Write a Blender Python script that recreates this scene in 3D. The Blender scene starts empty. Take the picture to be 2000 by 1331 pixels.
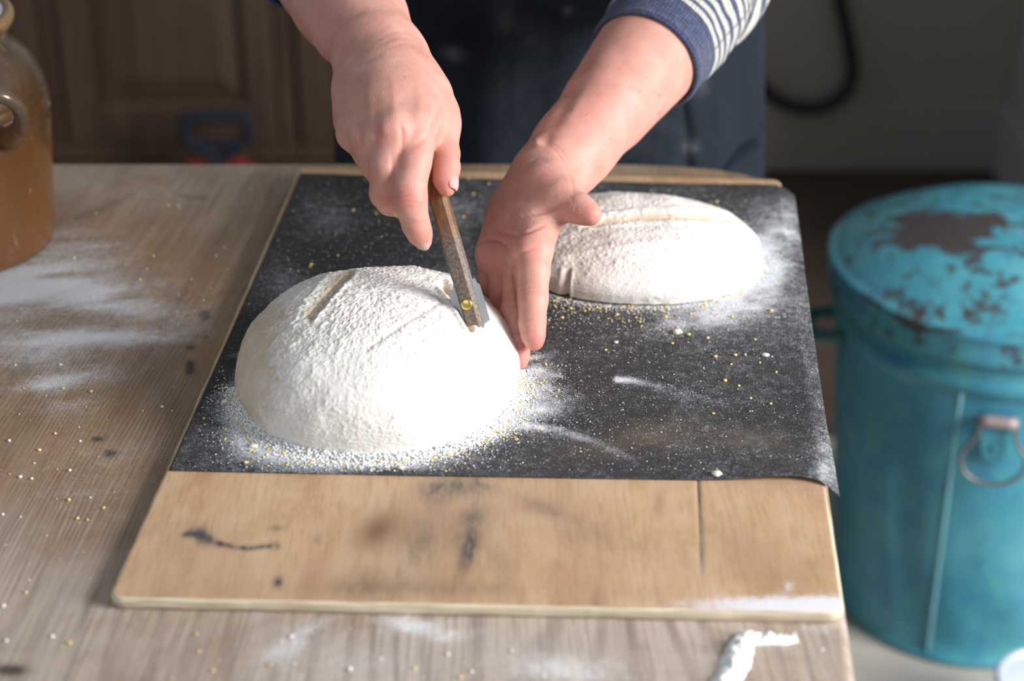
import bpy, bmesh, math, random
import numpy as np
from mathutils import Vector, noise as mnoise

random.seed(7)
rng = np.random.default_rng(7)
scene = bpy.context.scene
COL = scene.collection

# ------------------------------------------------------------------ camera
FPX = 3500.0                      # focal length in pixels of the 2000 px wide frame
PITCH = math.radians(28.6)
TZ = 0.75                         # table top height
CAM = np.array([0.0, 0.0, TZ + 0.64])
FW = np.array([0, math.cos(PITCH), -math.sin(PITCH)])
UP = np.array([0, math.sin(PITCH), math.cos(PITCH)])
RT = np.array([1.0, 0, 0])

cam_d = bpy.data.cameras.new('camera')
cam = bpy.data.objects.new('camera', cam_d)
COL.objects.link(cam)
cam.location = CAM
cam.rotation_euler = (math.pi / 2 - PITCH, 0, 0)
cam_d.sensor_width = 36.0
cam_d.lens = 36.0 * FPX / 2000.0
cam_d.clip_start = 0.05
cam_d.dof.use_dof = True
cam_d.dof.focus_distance = 1.24
cam_d.dof.aperture_fstop = 3.8
scene.camera = cam

# ------------------------------------------------------------------ world, light, exposure
w = bpy.data.worlds.new('world')
scene.world = w
w.use_nodes = True
w.node_tree.nodes['Background'].inputs[0].default_value = (0.84, 0.92, 1.0, 1)
w.node_tree.nodes['Background'].inputs[1].default_value = 0.23

def area(name, loc, target, sx, sy, power, color):
    l = bpy.data.lights.new(name, 'AREA')
    l.shape = 'RECTANGLE'; l.size = sx; l.size_y = sy; l.energy = power; l.color = color
    o = bpy.data.objects.new(name, l)
    o.location = loc
    o.rotation_euler = (Vector(target) - Vector(loc)).to_track_quat('-Z', 'Y').to_euler()
    COL.objects.link(o)
    return o
# daylight from the tall window on the photographer's right, plus an added fill lamp behind on the left
area('window_light', (2.20, 0.32, 1.72), (0.0, 1.15, 0.80), 1.1, 1.2, 130, (1.0, 0.99, 0.985))
area('fill_light_left', (-1.3, -1.2, 2.2), (-0.1, 1.2, 0.8), 1.4, 1.2, 17, (0.86, 0.93, 1.0))
scene.view_settings.view_transform = 'Standard'
scene.view_settings.look = 'None'
scene.view_settings.gamma = 1.0
scene.view_settings.use_curve_mapping = False
scene.view_settings.exposure = 0.06

# ------------------------------------------------------------------ helpers: sight lines
def ray(px, py):
    return FW + RT * ((px - 1000.0) / FPX) + UP * ((665.5 - py) / FPX)
def D(px, py, zc):                # point on a sight line at depth zc
    return CAM + ray(px, py) * zc
def T(px, py, h=0.0):             # point on a sight line at height h above the table top
    r = ray(px, py)
    return CAM + r * ((TZ + h - CAM[2]) / r[2])
def G(px, py, z):                 # the same at world height z
    return T(px, py, z - TZ)
def atY(px, py, y):               # on a sight line at world distance y
    r = ray(px, py)
    return CAM + r * (y / r[1])
def proj(P):
    q = np.asarray(P) - CAM
    zc = q @ FW
    return 1000 + FPX * (q @ RT) / zc, 665.5 - FPX * (q @ UP) / zc, zc

# ------------------------------------------------------------------ helpers: noise
def _hash(i, j, k, s):
    n = (i * 374761393 + j * 668265263 + k * 2147483647 + s * 1274126177) & 0xFFFFFFFF
    n = ((n ^ (n >> 13)) * 1274126177) & 0xFFFFFFFF
    n = n ^ (n >> 16)
    return (n & 0xFFFF) / 65535.0
def vnoise(P, seed=0):
    P = np.asarray(P, float)
    I = np.floor(P).astype(np.int64); f = P - I
    f = f * f * (3 - 2 * f)
    r = 0
    for a in (0, 1):
        for b in (0, 1):
            for c in (0, 1):
                wgt = (f[..., 0] if a else 1 - f[..., 0]) * (f[..., 1] if b else 1 - f[..., 1]) * (f[..., 2] if c else 1 - f[..., 2])
                r = r + wgt * _hash(I[..., 0] + a, I[..., 1] + b, I[..., 2] + c, seed)
    return r
def fbm(P, octv=4, seed=0, gain=0.5):
    P = np.asarray(P, float)
    r, a, t = 0, 1.0, 0
    for o in range(octv):
        r = r + a * vnoise(P * (2.03 ** o) + o * 17.3, seed + o); t += a; a *= gain
    return r / t
def p3(x, y, z=None):
    return np.stack([x, y, np.zeros_like(x) if z is None else z], -1)
def sstep(a, b, x):
    t = np.clip((x - a) / (b - a), 0, 1)
    return t * t * (3 - 2 * t)
def polydist(px, py, pts):
    d = np.full(np.shape(px), 1e9); tt = np.zeros(np.shape(px))
    n = len(pts) - 1
    for i in range(n):
        ax, ay = pts[i][:2]; bx, by = pts[i + 1][:2]
        vx, vy = bx - ax, by - ay
        t = np.clip(((px - ax) * vx + (py - ay) * vy) / (vx * vx + vy * vy + 1e-12), 0, 1)
        dd = np.hypot(px - ax - t * vx, py - ay - t * vy)
        m = dd < d
        d = np.where(m, dd, d); tt = np.where(m, (i + t) / n, tt)
    return d, tt
def blob(px, py, cx, cy, rx, ry, ang=0):
    c, s = math.cos(math.radians(ang)), math.sin(math.radians(ang))
    u = ((px - cx) * c + (py - cy) * s) / rx; v = (-(px - cx) * s + (py - cy) * c) / ry
    return np.exp(-(u * u + v * v))

# ------------------------------------------------------------------ helpers: objects
def tag(o, label=None, cat=None, group=None, kind=None):
    if label: o['label'] = label
    if cat: o['category'] = cat
    if group: o['group'] = group
    if kind: o['kind'] = kind
    return o
def empty(name, loc):
    o = bpy.data.objects.new(name, None)
    o.location = loc; o.empty_display_size = 0.05
    COL.objects.link(o)
    return o
def link(name, me, mat, parent=None, smooth=True):
    if smooth:
        me.polygons.foreach_set('use_smooth', np.ones(len(me.polygons), bool))
    o = bpy.data.objects.new(name, me)
    for m in (mat if isinstance(mat, (list, tuple)) else [mat]):
        me.materials.append(m)
    COL.objects.link(o)
    if parent is not None:
        o.parent = parent
        base = Vector(parent.location)
        if parent.parent: base = base + Vector(parent.parent.location)
        o.location = -base           # vertices stay in world coordinates
    return o
def npmesh(name, V, F, attrs=None):
    me = bpy.data.meshes.new(name)
    V = np.asarray(V, np.float32)
    if isinstance(F, np.ndarray):
        n, k = F.shape
        me.vertices.add(len(V)); me.vertices.foreach_set('co', V.ravel())
        me.loops.add(n * k); me.loops.foreach_set('vertex_index', F.astype(np.int32).ravel())
        me.polygons.add(n)
        me.polygons.foreach_set('loop_start', np.arange(0, n * k, k, dtype=np.int32))
        me.polygons.foreach_set('loop_total', np.full(n, k, np.int32))
        me.update(calc_edges=True)
    else:
        me.from_pydata(V.tolist(), [], [list(map(int, f)) for f in F])
        me.update()
    for k_, a in (attrs or {}).items():
        at = me.attributes.new(k_, 'FLOAT', 'POINT')
        at.data.foreach_set('value', np.asarray(a, np.float32).ravel())
    return me
def gridfaces(n, m, wrap=False):
    i = np.arange(n - 1)[:, None]; j = np.arange(m if wrap else m - 1)[None, :]
    j2 = (j + 1) % m
    return np.stack([i * m + j, i * m + j2, (i + 1) * m + j2, (i + 1) * m + j], -1).reshape(-1, 4)
def lathe(profile, seg=64, center=(0, 0, 0), disp=None, sub=1):
    pr = np.array(profile, float)
    if sub > 1:
        t = np.linspace(0, len(pr) - 1, (len(pr) - 1) * sub + 1)
        pr = np.stack([np.interp(t, np.arange(len(pr)), pr[:, i]) for i in (0, 1)], 1)
    th = np.arange(seg) / seg * 2 * math.pi
    r = pr[:, 0][:, None]; z = pr[:, 1][:, None]
    R = r + (disp(th[None, :], z, r) if disp is not None else 0)
    V = np.stack([center[0] + R * np.cos(th), center[1] + R * np.sin(th), center[2] + z + 0 * th], -1).reshape(-1, 3)
    return V, gridfaces(len(pr), seg, True)
def catmull(pts, n):
    pts = np.array(pts, float)
    P = np.vstack([2 * pts[0] - pts[1], pts, 2 * pts[-1] - pts[-2]])
    out = []
    for i in range(len(pts) - 1):
        p0, p1, p2, p3_ = P[i:i + 4]
        for t in np.linspace(0, 1, n, endpoint=False):
            out.append(0.5 * ((2 * p1) + (-p0 + p2) * t + (2 * p0 - 5 * p1 + 4 * p2 - p3_) * t * t + (-p0 + 3 * p1 - 3 * p2 + p3_) * t ** 3))
    out.append(pts[-1])
    return np.array(out)
def tube(path, rad, seg=12, caps=True, flat=None):
    path = np.array(path, float); n = len(path)
    rad = np.broadcast_to(np.array(rad, float), (n,))
    tan = np.gradient(path, axis=0); tan /= np.linalg.norm(tan, axis=1)[:, None]
    ref = np.array([0, 0, 1.0])
    if abs(tan[0] @ ref) > 0.9: ref = np.array([0, 1.0, 0])
    u = np.cross(tan[0], ref); u /= np.linalg.norm(u)
    V = []
    th = np.arange(seg) / seg * 2 * math.pi
    for i in range(n):
        u = u - (u @ tan[i]) * tan[i]; u /= np.linalg.norm(u)
        v = np.cross(tan[i], u)
        V.append(path[i] + rad[i] * (np.cos(th)[:, None] * u + np.sin(th)[:, None] * v * (flat or 1)))
    V = np.vstack(V)
    F = gridfaces(n, seg, True).tolist()
    if caps:
        F.append(list(range(seg))[::-1]); F.append(list(range((n - 1) * seg, n * seg)))
    return V, F
def join(parts):
    Vs, Fs, o = [], [], 0
    for V, F in parts:
        Vs.append(np.asarray(V)); Fs += [[int(i) + o for i in f] for f in F]; o += len(V)
    return np.vstack(Vs), Fs
def boxmesh(name, x0, x1, y0, y1, z0, z1, bev=0.0, seg=2):
    bm = bmesh.new()
    bmesh.ops.create_cube(bm, size=1)
    for v in bm.verts:
        v.co = Vector(((x0 + x1) / 2 + v.co.x * (x1 - x0), (y0 + y1) / 2 + v.co.y * (y1 - y0), (z0 + z1) / 2 + v.co.z * (z1 - z0)))
    if bev:
        bmesh.ops.bevel(bm, geom=list(bm.edges), offset=bev, segments=seg, affect='EDGES', profile=0.5)
    me = bpy.data.meshes.new(name); bm.to_mesh(me); bm.free()
    return me

# ------------------------------------------------------------------ helpers: materials
class M:
    def __init__(s, name):
        s.m = bpy.data.materials.new(name); s.m.use_nodes = True
        s.t = s.m.node_tree; s.b = s.t.nodes['Principled BSDF']
    def n(s, typ, **kw):
        nd = s.t.nodes.new(typ)
        for k, v in kw.items():
            if k == 'inp':
                for a, b in v.items():
                    if isinstance(b, bpy.types.NodeSocket): s.t.links.new(b, nd.inputs[a])
                    else: nd.inputs[a].default_value = b
            else: setattr(nd, k, v)
        return nd
    def set(s, **kw):
        for k, v in kw.items():
            k = k.replace('_', ' ')
            if isinstance(v, bpy.types.NodeSocket): s.t.links.new(v, s.b.inputs[k])
            else: s.b.inputs[k].default_value = v
        return s
    def pos(s):
        return s.n('ShaderNodeNewGeometry').outputs['Position']
    def mapped(s, scale, rot=(0, 0, 0), src=None):
        return s.n('ShaderNodeMapping', inp={'Vector': src or s.pos(), 'Scale': scale, 'Rotation': rot}).outputs[0]
    def noise(s, scale, vec=None, detail=4, rough=0.55, dist=0.0):
        return s.n('ShaderNodeTexNoise', inp={'Vector': vec or s.pos(), 'Scale': scale, 'Detail': detail, 'Roughness': rough, 'Distortion': dist}).outputs['Fac']
    def ramp(s, fac, stops, interp='LINEAR'):
        nd = s.n('ShaderNodeValToRGB'); s.t.links.new(fac, nd.inputs[0])
        cr = nd.color_ramp; cr.interpolation = interp
        while len(cr.elements) < len(stops): cr.elements.new(0.5)
        for e, (p, c) in zip(cr.elements, stops):
            e.position = p; e.color = (c, c, c, 1) if isinstance(c, (int, float)) else (*c, 1)
        return nd.outputs[0]
    def mix(s, fac, a, b, mode='MIX'):
        nd = s.n('ShaderNodeMix', data_type='RGBA', blend_type=mode)
        for idx, v in ((0, fac), (6, a), (7, b)):
            if isinstance(v, bpy.types.NodeSocket): s.t.links.new(v, nd.inputs[idx])
            elif idx == 0: nd.inputs[0].default_value = v
            else: nd.inputs[idx].default_value = (*v, 1)
        return nd.outputs[2]
    def math(s, op, a, b=0.0, clamp=False):
        nd = s.n('ShaderNodeMath', operation=op, use_clamp=clamp)
        for i, v in enumerate((a, b)):
            if isinstance(v, bpy.types.NodeSocket): s.t.links.new(v, nd.inputs[i])
            else: nd.inputs[i].default_value = v
        return nd.outputs[0]
    def attr(s, name):
        return s.n('ShaderNodeAttribute', attribute_name=name).outputs['Fac']
    def bump(s, h, strength=0.3, dist=0.002, normal=None):
        inp = {'Height': h, 'Strength': strength, 'Distance': dist}
        if normal is not None: inp['Normal'] = normal
        nd = s.n('ShaderNodeBump', inp=inp)
        return nd.outputs[0]

def simple(name, col, rough=0.5, metal=0.0, var=0.15, scale=30, bump=0.0):
    m = M(name)
    f = m.noise(scale)
    c = m.mix(f, tuple(x * (1 - var) for x in col), tuple(min(1, x * (1 + var)) for x in col))
    m.set(Base_Color=c, Roughness=rough, Metallic=metal)
    if bump: m.set(Normal=m.bump(f, bump, 0.001))
    return m.m

# ------------------------------------------------------------------ materials
def flour_mask(m, attr='flour', grain=1100, top=0.92):
    f = m.attr(attr)
    n1 = m.noise(grain, detail=2, rough=0.75)
    n2 = m.noise(170, detail=4, rough=0.7)
    k = m.math('ADD', m.math('MULTIPLY', m.math('SUBTRACT', n1, 0.5), 2.3), m.math('MULTIPLY', m.math('SUBTRACT', n2, 0.5), 0.9))
    # sparse grains where the dust is thin, closing up to a film where it is thick
    k = m.math('ADD', m.math('MULTIPLY', f, 1.25), m.math('SUBTRACT', k, 0.34))
    return m.math('MULTIPLY', m.math('MULTIPLY', k, 1.15, clamp=True), top)

def table_wood():
    m = M('weathered_oak')
    sep = m.n('ShaderNodeSeparateXYZ', inp={'Vector': m.pos()})
    gx = m.attr('grain')
    Y = sep.outputs['Y']
    def gv(sx, sy):
        return m.n('ShaderNodeCombineXYZ', inp={'X': m.math('MULTIPLY', gx, sx), 'Y': m.math('MULTIPLY', Y, sy), 'Z': 0.0}).outputs[0]
    warp = m.noise(1.0, gv(16, 3.5), 3, 0.5)
    warp2 = m.noise(1.0, gv(7, 2.2), 2, 0.5)
    fine = m.math('SINE', m.math('ADD', m.math('MULTIPLY', gx, 6.2832 / 0.0031), m.math('MULTIPLY', warp, 46.0)))
    wide = m.math('SINE', m.math('ADD', m.math('MULTIPLY', gx, 6.2832 / 0.021), m.math('MULTIPLY', warp2, 48.0)))
    fib = m.noise(1.0, gv(420, 10), 4, 0.65, 0.2)
    mid = m.noise(1.0, gv(46, 3.0), 5, 0.62, 0.4)
    patch = m.noise(6.0, None, 5, 0.6, 0.8)
    c = m.ramp(mid, [(0.28, (0.155, 0.088, 0.046)), (0.50, (0.300, 0.190, 0.112)), (0.72, (0.410, 0.295, 0.200))])
    c = m.mix(m.math('MULTIPLY', m.ramp(patch, [(0.40, 0.0), (0.72, 1.0)]), 0.5), c, (0.42, 0.35, 0.285))
    c = m.mix(m.attr('grey'), c, (0.56, 0.48, 0.42))
    blot = m.noise(13.0, None, 5, 0.65, 1.0)
    c = m.mix(m.math('MULTIPLY', m.ramp(blot, [(0.50, 0.0), (0.68, 1.0)]), 0.40), c, (0.24, 0.13, 0.058))
    fr = m.attr('front')
    amp = m.ramp(m.noise(8.0, None, 4), [(0.40, 0.05), (0.66, 1.0)])
    fl_ = m.math('MULTIPLY', m.math('MULTIPLY', m.ramp(m.math('ADD', m.math('MULTIPLY', fine, 0.5), 0.5), [(0.10, 1.0), (0.65, 0.0)]), m.math('SUBTRACT', 1.0, m.math('MULTIPLY', fr, 0.85))), m.math('MULTIPLY', amp, 0.62))
    c = m.mix(fl_, c, (0.110, 0.066, 0.038))
    wd = m.math('MULTIPLY', m.math('MULTIPLY', m.ramp(m.math('ADD', m.math('MULTIPLY', wide, 0.5), 0.5), [(0.0, 1.0), (0.42, 0.0)]), fr), m.math('ADD', m.math('MULTIPLY', amp, 0.50), 0.06))
    c = m.mix(wd, c, (0.160, 0.115, 0.098))
    c = m.mix(m.math('MULTIPLY', m.ramp(fib, [(0.36, 1.0), (0.52, 0.0)]), 0.45), c, (0.15, 0.10, 0.065))
    c = m.mix(m.attr('warm'), c, (0.27, 0.145, 0.055))
    st = m.math('MULTIPLY', m.attr('stain'), 1.0)
    c = m.mix(st, c, (0.035, 0.033, 0.032))
    fl = flour_mask(m)
    c = m.mix(fl, c, (0.80, 0.82, 0.86))
    m.set(Base_Color=c, Roughness=m.mix(fl, (0.46,) * 3, (0.9,) * 3))
    m.set(Normal=m.bump(fib, 0.25, 0.0012))
    return m.m

def board_wood():
    m = M('plywood_board')
    mid = m.noise(1.0, m.mapped((26, 11, 8), rot=(0, 0, math.radians(-4))), 6, 0.65, 0.5)
    fib = m.noise(1.0, m.mapped((420, 40, 60), rot=(0, 0, math.radians(-4))), 4, 0.65)
    patch = m.noise(9.0, None, 6, 0.65, 0.8)
    c = m.ramp(mid, [(0.25, (0.40, 0.225, 0.115)), (0.5, (0.575, 0.375, 0.215)), (0.78, (0.68, 0.50, 0.33))])
    c = m.mix(m.math('MULTIPLY', m.ramp(patch, [(0.45, 0.0), (0.72, 1.0)]), 0.6), c, (0.44, 0.27, 0.17))
    c = m.mix(m.math('MULTIPLY', m.ramp(fib, [(0.34, 1.0), (0.52, 0.0)]), 0.30), c, (0.27, 0.16, 0.085))
    c = m.mix(m.math('MULTIPLY', m.ramp(m.noise(5.0, None, 4), [(0.45, 0.0), (0.65, 1.0)]), 0.3), c, (0.50, 0.325, 0.225))
    c = m.mix(m.attr('warm'), c, (0.20, 0.105, 0.05))
    sm = m.math('MULTIPLY', m.attr('stain'), m.math('MULTIPLY', m.math('SUBTRACT', m.noise(1.0, m.mapped((170, 45, 60)), 5, 0.65), 0.18), 3.4), clamp=True)
    c = m.mix(sm, c, (0.075, 0.07, 0.07))
    fl = flour_mask(m, grain=900)
    c = m.mix(fl, c, (0.80, 0.80, 0.86))
    m.set(Base_Color=c, Roughness=0.48, Normal=m.bump(fib, 0.15, 0.001))
    return m.m

def board_edge():
    m = M('pale_plywood_edge')
    s = m.noise(1.0, m.mapped((30, 30, 900)), 3)
    c = m.ramp(s, [(0.3, (0.42, 0.32, 0.20)), (0.6, (0.72, 0.64, 0.48))])
    m.set(Base_Color=c, Roughness=0.6)
    return m.m

def mat_fabric():
    m = M('charcoal_nonstick_cloth')
    n = m.noise(700, detail=3, rough=0.7)
    big = m.noise(16, detail=5, rough=0.6, dist=0.6)
    c = m.ramp(n, [(0.3, (0.016, 0.017, 0.020)), (0.7, (0.048, 0.047, 0.050))])
    c = m.mix(m.math('MULTIPLY', m.ramp(big, [(0.42, 0.0), (0.75, 1.0)]), 0.35), c, (0.070, 0.066, 0.066))
    c = m.mix(m.attr('warm'), c, (0.20, 0.15, 0.10))
    fl = flour_mask(m, grain=1300)
    c = m.mix(fl, c, (0.80, 0.83, 0.88))
    m.set(Base_Color=c, Roughness=0.62, Normal=m.bump(n, 0.35, 0.0006), Specular_IOR_Level=0.25)
    return m.m

def dough_mat():
    m = M('floured_dough')
    n = m.noise(520, detail=5, rough=0.7)
    n2 = m.noise(60, detail=4, rough=0.6)
    b = m.attr('bare')
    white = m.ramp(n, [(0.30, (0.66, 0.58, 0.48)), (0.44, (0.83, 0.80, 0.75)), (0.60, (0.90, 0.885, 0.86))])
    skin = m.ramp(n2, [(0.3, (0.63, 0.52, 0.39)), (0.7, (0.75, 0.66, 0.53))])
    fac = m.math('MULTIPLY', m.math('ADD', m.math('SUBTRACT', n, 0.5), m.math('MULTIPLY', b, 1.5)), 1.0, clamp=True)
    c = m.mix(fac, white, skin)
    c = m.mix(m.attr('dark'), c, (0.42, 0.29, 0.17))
    m.set(Base_Color=c, Roughness=0.88, Specular_IOR_Level=0.15, Normal=m.bump(n, 0.45, 0.0014))
    return m.m

def skin_mat():
    m = M('skin')
    n = m.noise(55, detail=4, rough=0.6)
    fine = m.n('ShaderNodeTexVoronoi', inp={'Vector': m.pos(), 'Scale': 1100}).outputs['Distance']
    c = m.ramp(n, [(0.3, (0.535, 0.255, 0.200)), (0.7, (0.635, 0.338, 0.278))])
    c = m.mix(m.math('MULTIPLY', m.attr('red'), 0.75), c, (0.60, 0.185, 0.150))
    c = m.mix(m.attr('freckle'), c, (0.30, 0.13, 0.08))
    c = m.mix(m.attr('pale'), c, (0.72, 0.50, 0.40))
    fl = flour_mask(m, grain=1500)
    c = m.mix(m.math('MULTIPLY', fl, 0.75), c, (0.86, 0.80, 0.76))
    h = m.math('ADD', fine, m.noise(420, detail=3))
    m.set(Base_Color=c, Roughness=0.52, Specular_IOR_Level=0.4, Subsurface_Weight=0.22,
          Subsurface_Radius=(1.0, 0.35, 0.2), Subsurface_Scale=0.004, Normal=m.bump(h, 0.16, 0.0007))
    return m.m

MAT = dict(
    table=table_wood(), board=board_wood(), edge=board_edge(), mat=mat_fabric(), dough=dough_mat(), skin=skin_mat(),
    flour=simple('flour', (0.86, 0.86, 0.86), 0.95, var=0.04, scale=300),
    semolina=simple('semolina', (0.80, 0.58, 0.22), 0.6, var=0.3, scale=500),
    crumb=simple('dough_crumb', (0.82, 0.76, 0.66), 0.85, var=0.08, scale=300, bump=0.3),
    underwood=simple('dark_oak', (0.13, 0.085, 0.05), 0.6, var=0.4, scale=40),
)

# ------------------------------------------------------------------ floor and walls
WALLX, BACKY = 0.955, 3.26
def structure(name, me, mat):
    return tag(link(name, me, mat, smooth=False), kind='structure')
def wall_mat(name, a, b, rough=0.85):
    m = M(name)
    n = m.noise(4.0, detail=6, rough=0.6)
    m.set(Base_Color=m.mix(n, a, b), Roughness=rough, Normal=m.bump(m.noise(90, detail=4), 0.15, 0.002))
    return m.m
fm = M('worn_stone_floor')
fn = fm.noise(5, detail=6, rough=0.65, dist=0.4)
fm.set(Base_Color=fm.ramp(fn, [(0.3, (0.36, 0.33, 0.29)), (0.7, (0.52, 0.49, 0.45))]), Roughness=0.62, Normal=fm.bump(fn, 0.2, 0.004))
fd = M('dark_floorboards')
dn = fd.noise(1.0, fd.mapped((3, 30, 10)), 5, 0.6, 0.4)
fd.set(Base_Color=fd.ramp(dn, [(0.3, (0.055, 0.036, 0.026)), (0.7, (0.11, 0.075, 0.055))]), Roughness=0.6)
structure('floor', boxmesh('floor', -2.6, 2.4, -1.6, 2.25, -0.06, 0.0), fm.m)
# floorboards beyond the stone, each board on its own
fb = empty('floor', (0, 2.8, 0)); tag(fb, kind='structure')
y = 2.25
while y < BACKY:
    y1 = min(y + 0.126, BACKY)
    link('floorboard', boxmesh('floorboard', -2.6, 2.4, y + 0.001, y1 - 0.001, -0.06, 0.0 - rng.random() * 0.001, 0.001, 1), fd.m, fb, smooth=False)
    y = y1
wg = wall_mat('grey_plaster', (0.33, 0.30, 0.26), (0.41, 0.375, 0.33))
structure('wall_back', boxmesh('wall_back', -2.6, 2.4, BACKY, BACKY + 0.1, 0, 2.4), wg)
wr = wall_mat('pale_grey_plaster', (0.42, 0.42, 0.40), (0.50, 0.50, 0.48))
structure('wall_right', boxmesh('wall_right', WALLX, WALLX + 0.12, 2.15, BACKY, 0, 2.4, 0.012), wr)
structure('baseboard_back', boxmesh('baseboard_back', -0.2, WALLX, BACKY - 0.022, BACKY, 0, 0.142, 0.006), wg)
structure('baseboard_right', boxmesh('baseboard_right', WALLX - 0.016, WALLX, 2.15, BACKY - 0.022, 0, 0.142, 0.005), wr)

# ------------------------------------------------------------------ table
table = empty('work_table', (-0.4, 1.0, 0.0))
tag(table, 'large old oak work table dusted with flour, under the board and the jar', 'table')
def make_tabletop():
    pts = [T(1660, 1450), T(1655, 1331), T(1640, 1220), T(1535, 420), T(1515, 372), T(1490, 353), T(1450, 341.5), T(1400, 332), T(1300, 324.5), T(1180, 321.5)]
    ys = np.array([p[1] for p in pts]); xs = np.array([p[0] for p in pts])
    ymax = ys[-1]
    Y = np.concatenate([np.linspace(0.60, 0.755, 12, endpoint=False), np.linspace(0.755, ymax, 330)])
    Xr = np.interp(Y, ys, xs)
    s = np.concatenate([np.linspace(0, 0.55, 25, endpoint=False), np.linspace(0.55, 1, 360)])
    XL = -1.15
    X = XL + s[None, :] * (Xr[:, None] - XL)
    YY = np.repeat(Y[:, None], len(s), 1)
    Z = np.full_like(X, TZ)
    Z += (fbm(p3(X * 6, YY * 1.5), 3, 5) - 0.5) * 0.0012
    px, py, _ = proj(np.stack([X, YY, Z], -1))
    # flour, stains
    fl = 0.95 * blob(px, py, 20, 565, 190, 60, -8) + 0.55 * blob(px, py, 190, 585, 150, 26, 14) + 0.6 * blob(px, py, 150, 660, 190, 16, -1)
    fl += 0.55 * blob(px, py, 130, 745, 110, 14, -6) + 0.30 * blob(px, py, 130, 780, 90, 50) + 0.34 * blob(px, py, 250, 600, 160, 90, 10) + 0.4 * blob(px, py, 60, 480, 200, 40, -10)
    fl += 0.5 * blob(px, py, 90, 690, 160, 50) + 0.25 * blob(px, py, 150, 920, 160, 90) + 0.22 * blob(px, py, 250, 370, 300, 35)
    fl += 0.75 * blob(px, py, 815, 1225, 75, 17, 8) + 0.55 * blob(px, py, 880, 1240, 60, 18) + 0.45 * blob(px, py, 610, 1225, 60, 12, -25) + 0.4 * blob(px, py, 560, 1260, 70, 30, -35)
    fl += 0.6 * blob(px, py, 1120, 1310, 130, 28, 5) + 0.4 * blob(px, py, 1600, 1225, 60, 20) + 0.25 * blob(px, py, 700, 1300, 400, 60)
    fl *= 0.25 + 1.25 * fbm(p3(X * 20 + YY * 8, YY * 60 - X * 14), 4, 3)
    fl += 0.06 * fbm(p3(X * 18, YY * 18), 4, 3)
    st = np.zeros_like(px)
    for cx, cy, rx, ry, a in [(400, 617, 10, 9, -20), (372, 711, 8, 7, 0), (371, 724, 9, 9, -20), (402, 659, 3, 3, 0), (372, 680, 7, 4, 0), (215, 886, 12, 6, 0), (190, 858, 10, 4, 0), (20, 1310, 30, 10, 0)]:
        st += 0.9 * np.clip(1.6 * blob(px, py, cx, cy, rx, ry, a), 0, 1)
    d, t = polydist(px, py, [(150, 425), (200, 408), (260, 380)]); st += 0.35 * np.exp(-(d / 6) ** 2)
    d, t = polydist(px, py, [(350, 382), (385, 386), (400, 388)]); st += 0.4 * np.exp(-(d / 4) ** 2)
    d, t = polydist(px, py, [(400, 590), (430, 572), (490, 566)]); st += 0.22 * np.exp(-(d / 5) ** 2)
    d, t = polydist(px, py, [(250, 870), (330, 800), (400, 740)]); st += 0.06 * np.exp(-(d / 30) ** 2)
    warm = 0.5 * blob(px, py, 330, 510, 90, 50, 10) + 0.4 * blob(px, py, 90, 610, 110, 25) + 0.35 * blob(px, py, 280, 350, 60, 14) + 0.5 * blob(px, py, 420, 660, 70, 130, 20) + 0.35 * blob(px, py, 150, 850, 200, 60, -20)
    grey = 0.72 * sstep(900, 1180, py) + 0.55 * blob(px, py, 330, 335, 420, 50) + 0.04
    grey += 0.35 * sstep(1500, 1640, px) * sstep(1100, 1200, py)
    lf = sstep(-0.33, -0.48, X)
    grain = X + 0.07 * (YY - 1.2) * -1.0 - 0.26 * lf * (YY - 1.25) * (X + 0.30) / -0.25 * 0.9
    grain = grain + 0.05 * np.sin(YY * 3.1 + X * 4) * (0.3 + lf) - 0.16 * np.clip(0.86 - YY, 0, 1) * sstep(-0.25, 0.1, X)
    front = sstep(1040, 1190, py)
    A = dict(grain=grain, front=front, flour=fl, stain=np.clip(st, 0, 1), warm=np.clip(warm, 0, 1), grey=np.clip(grey, 0, 0.8) * (0.45 + 0.9 * fbm(p3(X * 28, YY * 4), 4, 9)))
    n, m_ = X.shape
    V = np.stack([X, YY, Z], -1).reshape(-1, 3)
    F = gridfaces(n, m_).tolist()
    ring = [i * m_ + m_ - 1 for i in range(n)] + [(n - 1) * m_ + j for j in range(m_ - 2, -1, -1)] + [i * m_ for i in range(n - 2, -1, -1)] + [j for j in range(1, m_ - 1)]
    R = V[ring]
    tn = np.roll(R, -1, 0) - np.roll(R, 1, 0)
    nrm = np.stack([tn[:, 1], -tn[:, 0], 0 * tn[:, 0]], -1); nrm /= np.linalg.norm(nrm, axis=1)[:, None] + 1e-9
    for _ in range(6): nrm = (nrm + np.roll(nrm, 1, 0) + np.roll(nrm, -1, 0)) / 3
    prev = ring; Vall = [V]; base = len(V); L = len(ring)
    for off, dz in [(0.003, -0.0015), (0.005, -0.006), (0.005, -0.034), (0.0, -0.040)]:
        Vall.append(R + nrm * off + np.array([0, 0, dz]))
        cur = list(range(base, base + L)); base += L
        F += [[prev[k], cur[k], cur[(k + 1) % L], prev[(k + 1) % L]] for k in range(L)]
        prev = cur
    F.append(prev[::-1])
    V = np.vstack(Vall)
    A = {k: np.concatenate([v.ravel(), np.tile(v.ravel()[ring], 4)]) for k, v in A.items()}
    return npmesh('tabletop', V, F, A)
link('tabletop', make_tabletop(), MAT['table'], table)
for x, yy in ((-1.02, 0.72), (0.09, 0.72), (-1.02, 1.38), (0.09, 1.38)):
    V, F = lathe([(0.0, 0), (0.026, 0), (0.028, 0.01), (0.034, 0.45), (0.038, 0.62), (0.038, TZ - 0.0405), (0.0, TZ - 0.0405)], 24, (x, yy, 0))
    link('leg', npmesh('leg', V, F), MAT['underwood'], table)
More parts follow.
